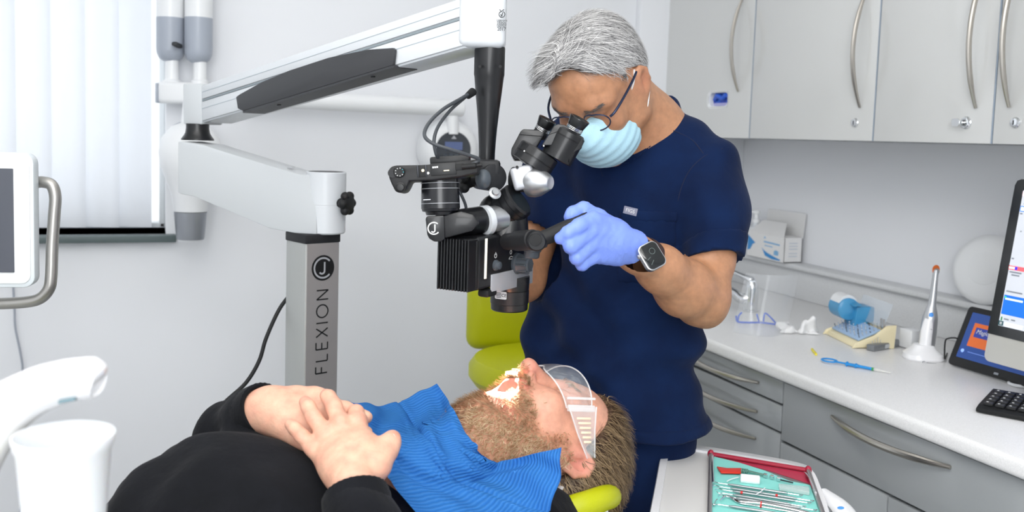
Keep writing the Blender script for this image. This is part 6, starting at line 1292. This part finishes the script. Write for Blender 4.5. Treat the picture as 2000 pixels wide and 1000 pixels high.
k0, k1 = W(1905, 806), W(1938, 778); kdx = -YA; kdy = nrm((k1-k0)*np.array([1, 1, 0])); kdy = nrm(XA*.96+YA*.28) if False else nrm(k1-k0); kdx = nrm(-np.array([-kdy[1], kdy[0], 0])); kdx = kdx if kdx[1] < 0 else -kdx
kw, kh = .44, float(np.linalg.norm(k1-k0)); Rkb = np.array([kdx, kdy, ZZ]).T; kc_ = k0+kdx*kw/2+kdy*kh/2
kb = thing('keyboard', 'black keyboard at the near end of the worktop', 'keyboard', kc_)
obj('case', prism([k0+kdx*a+kdy*b+ZZ*c for a, b, c in ((0, 0, .002), (0, kh, .002), (0, kh, .022), (0, .02, .014), (0, 0, .010))], kdx*kw, .002), M_rub, kb)
M_key = mat('black keycap', '1d1e20', .4); keym = None
tiltv = nrm(kdy*1+ZZ*.06)
for r_ in range(5):
    for c_ in range(20):
        p = k0+kdx*(.018+c_*.0208)+kdy*(.026+r_*(kh-.040)/4.6)+ZZ*(.0165+.0013*r_)
        if keym is None:
            ko = obj('key', rbox(p, (.0175, (kh-.05)/5.4, .006), Rkb, .0014, 1), M_key, kb); keym = ko; kp0 = p
        else: ko = keym.copy(); COL.objects.link(ko); ko.location = V(p-kp0)
        ORG[ko.name] = ORG[kb.name]
M_kl = M_whiteprint
for r_ in range(5): obj('key_legends', merge(*[rbox(k0+kdx*(.015+c_*.0208)+kdy*(.029+r_*(kh-.040)/4.6)+ZZ*(.0196+.0013*r_), (.004, .0045, .0004), Rkb, 0) for c_ in range(20)]), M_kl, kb)
obj('dock_cable', tube(cr([W(1850, 690, .002), W(1845, 700, .01), AT(1846, 668, tl0), AT(1852, 661, tl0), AT(1866, 660, tl0), AT(1872, 664, tl0)], 5), .0018, 8), M_rub, label='thin black cable loop between the curing light dock and the tablet', cat='cable')
# ================================================================== instrument table
ZT = .86; TT = lambda x, y, dz=0: ON(x, y, 2, ZT+dz)
it = thing('instrument_table', 'white edged grey instrument table in the right foreground', 'table', TT(1450, 1050)*np.array([1, 1, 0]))
outl = cr([TT(*p) for p in [(1262, 1040), (1268, 1000), (1280, 940), (1291, 884), (1303, 867), (1330, 864), (1440, 880), (1556, 901), (1588, 917), (1604, 948), (1622, 1000), (1650, 1090), (1655, 1180), (1560, 1230), (1330, 1230), (1250, 1180)]], 4, closed=True)
cen = np.mean(outl, 0); inl = [cen+(p-cen)*np.array([.89, .89, 1]) for p in outl]; inl2 = [p-ZZ*.006 for p in inl]
n = len(outl); vs = [p-ZZ*.03 for p in outl]+[p-ZZ*.004 for p in outl]+[cen+(p-cen)*np.array([.985, .985, 1]) for p in outl]+inl+inl2
fs = [(j*n+k, j*n+(k+1) % n, (j+1)*n+(k+1) % n, (j+1)*n+k) for j in range(4) for k in range(n)]+[tuple(range(n))[::-1], tuple(range(4*n, 5*n))]
bmt = tobm(vs, fs); bmesh.ops.recalc_face_normals(bmt, faces=bmt.faces); obj('table_top', bmt, M_gloss, it, smooth=50)
obj('mat_inlay', prism([p+ZZ*.0003 for p in inl2], ZZ*.0012, 0), mat('warm grey tray surface', 'dedddb', .35), it)
obj('side_handle', tube(cr([TT(1608, 960, -.03), TT(1635, 985, -.035), TT(1655, 1010, -.04), TT(1690, 1080, -.05)], 5), [.010, .018, .02, .02], 14, sq=(1, .6)), M_gloss, it)
obj('handle_button', ell(TT(1642, 992, -.014), (.006, .004, .002)), mat('button blue', '4f9bee', .4), it)
tcn2 = cen-ZZ*.03
obj('column', cyl((tcn2[0], tcn2[1], .04), (tcn2[0], tcn2[1], ZT-.028), .03), M_white, it); obj('foot', lathe((tcn2[0], tcn2[1], 0), ZZ, [(0, .22), (.025, .22), (.04, .19), (.045, .03)], 40), M_white, it)
ZP = -.0025; c_TL, c_TR, c_BL, c_BR = TT(1388, 893, ZP), TT(1578, 925, ZP), TT(1384, 1075, ZP), TT(1640, 1110, ZP)
def QP(u, v, dz=0): return (c_TL*(1-u)+c_TR*u)*(1-v)+(c_BL*(1-u)+c_BR*u)*v+ZZ*dz
tr_ = thing('instrument_tray', 'steel tray with turquoise paper and a wine red rim on the instrument table', 'tray', QP(.5, .5))
obj('pan', prism([QP(0, 0), QP(1, 0), QP(1, 1), QP(0, 1)], ZZ*.002, 0), mat('tray steel', 'a8a4a4', .3, .8), tr_)
for a, b, c, d, m_ in ((0, 0, 1, 0, mat('wine red plastic', 'a2243c', .35)), (0, 0, 0, 1, mat('tray steel', 'a8a4a4', .3, .8)), (1, 0, 1, 1, mat('tray steel', 'a8a4a4', .3, .8))): obj('rim', tube([QP(a, b, .006), QP(c, d, .006)], .004, 10), m_, tr_)
for u in (0, 1): obj('corner', ell(QP(u, 0, .006), (.006, .006, .008), I3, 14, 8), mat('wine red plastic', 'a2243c', .35), tr_)
obj('red_lining', prism([QP(.10, .012, .0022), QP(.985, .012, .0022), QP(.985, .16, .0022), QP(.6, .07, .0022)], ZZ*.0006, 0), mat('crimson lining', 'b8324e', .4), tr_)
obj('paper_sheet', prism([QP(.03, .008, .0030), QP(.3, .035, .0030), QP(.55, .085, .0030), QP(.78, .17, .0030), QP(.975, .18, .0030), QP(.985, .99, .0030), QP(.02, .99, .0030)], ZZ*.0005, 0), mat('turquoise paper', '8edfd6', .8), label='turquoise paper sheet lining the steel instrument tray', cat='paper')
obj('wire_bail', tube(cr([QP(.96, .06, .007), QP(.975, .15, .010), QP(.985, .32, .010)], 4), .0022, 8), M_chrome, tr_); obj('wire_bail', tube(cr([QP(.02, .04, .008), QP(.02, .2, .009), QP(.03, .38, .008)], 4), .0022, 8), M_chrome, tr_)
inv = lambda x, y, dz=.007: TT(x, y, ZP+dz)
M_inst = mat('instrument steel', '9fa3a6', .32, .9)
def probe(x0, y0, x1, y1, lab, band=None, r=.0021, hookL=1, hookR=1):
    a, b = inv(x0, y0), inv(x1, y1); d = nrm(b-a); sdn = np.cross(ZZ, d); L = np.linalg.norm(b-a)
    t = thing('dental_probe', lab, 'dental instrument', (a+b)/2-ZZ*.004, group='hand instruments on the tray')
    obj('handle', lathe(a+d*L*.16, d, [(0, .0010), (L*.05, r), (L*.63, r), (L*.68, .0010)], 12), M_inst, t)
    obj('tip', tube(cr([a+d*L*.17, a+d*L*.06, a+sdn*hookL*.003, a-d*.004-sdn*hookL*.004], 4), [.0010, .0008, .0006, .0004], 6), M_chrome, t); obj('tip', tube(cr([a+d*L*.83, a+d*L*.95, b+sdn*hookR*.003, b-d*.004-sdn*hookR*.005], 4), [.0010, .0008, .0006, .0004], 6), M_chrome, t)
    if band: obj('colour_band', lathe(a+d*L*band, d, [(0, r*1.2), (.0035, r*1.2)], 12), mat('red band', 'd02a2a', .5), t)
probe(1394, 942, 1568, 968, 'steel probe with no band, topmost of the instruments on the tray'); probe(1396, 949, 1590, 979, 'steel probe with a red band near its right end, second from the top', .62); probe(1402, 955, 1584, 983, 'steel probe with a red band near its left end, third from the top', .25)
probe(1404, 962, 1574, 990, 'plain steel probe fourth from the top on the tray', None, .0021, -1); probe(1408, 968, 1596, 997, 'plain steel probe just above the tweezers on the tray'); probe(1394, 984, 1580, 1012, 'plain steel probe just below the tweezers on the tray', None, .0022, -1)
a_, b_ = inv(1406, 977, .008), inv(1610, 1012, .008); tz = thing('tweezers', 'bent steel tweezers with a red band among the probes', 'dental instrument', (a_+b_)/2-ZZ*.005, group='hand instruments on the tray')
for g in (1, -1): obj('arm', tube(cr([a_, inv(1420, 968, .008), inv(1445, 980, .008)+ZZ*g*.0015, inv(1490, 986, .008)+ZZ*g*.003, inv(1560, 999, .008)+ZZ*g*.002, b_], 5), [.0008, .0016, .0028, .0036, .0036, .003], 8, sq=(1, .5)), M_chrome, tz)
obj('colour_band', tube([inv(1485, 985.5, .008), inv(1488, 986, .008)], .0052, 10), mat('red band', 'd02a2a', .5), tz)
obj('explorer', tube(cr([inv(1394, 988), inv(1398, 978), inv(1401, 975)], 4), .0008, 6), M_chrome, label='tiny bent steel tip at the left edge of the tray', cat='dental instrument', group='hand instruments on the tray')
rt3 = thing('matrix_retainer', 'steel matrix retainer with a red blade cover at the top of the tray', 'dental instrument', inv(1470, 928, .004), group='hand instruments on the tray')
obj('red_cover', prism([inv(x, y, .006) for x, y in [(1400, 914), (1420, 917), (1448, 917), (1447, 926), (1408, 925)]], ZZ*.003, .0006), mat('red plastic', 'd8301f', .4), rt3); obj('coil', merge(*[ring(inv(1449+3.4*k, 919+.6*k, .009), nrm(inv(1480, 925)-inv(1450, 919)), .0038, .0008, 16, 6) for k in range(4)]), mat('green steel', '7fa89c', .3, .7), rt3)
obj('shaft', tube([inv(1458, 920, .008), inv(1492, 928, .008)], .0022, 10), mat('green steel', '7fa89c', .3, .7), rt3); obj('spindle', tube([inv(1524, 937, .008), inv(1549, 943, .008)], .0012, 8), mat('dark steel', '3a3c40', .35, .8), rt3)
obj('jaw', merge(*[rbox(inv(x, y, .008), (.007, .007, .005), axes(inv(1540, 940)-inv(1490, 928), ZZ), .001, 1) for x, y in ((1495, 929), (1508, 932), (1521, 936))]), M_chrome, rt3)
cr0, cr1 = inv(1446, 934, .010), inv(1484, 938, .010); obj('cotton_roll', lathe(cr0, nrm(cr1-cr0), [(0, .006), (.001, .0075), (np.linalg.norm(cr1-cr0)-.001, .0075), (np.linalg.norm(cr1-cr0), .006)], 20), mat('white cotton', 'f6f6f6', .95, bump=.3, bscale=400), label='white cotton roll lying above the probes on the tray', cat='cotton roll')
obj('floss_thread', merge(tube(cr([inv(1420, 940), inv(1428, 936), inv(1442, 932)], 4), .0009, 6)), M_white, label='short white thread at the left of the cotton roll', cat='thread'); obj('floss_thread', tube(cr([inv(1476, 966, .011), inv(1486, 960, .012), inv(1494, 953, .012)], 4), .0009, 6), M_white, label='short white thread lying across the probes', cat='thread')
obj('clear_case', prism([inv(x, y, .0045) for x, y in [(1520, 951), (1580, 957), (1581, 968), (1522, 958)]], ZZ*.006, .0008), clear('clear case plastic', 'dbe6e4', .45), label='small clear plastic case at the right side of the tray', cat='case')
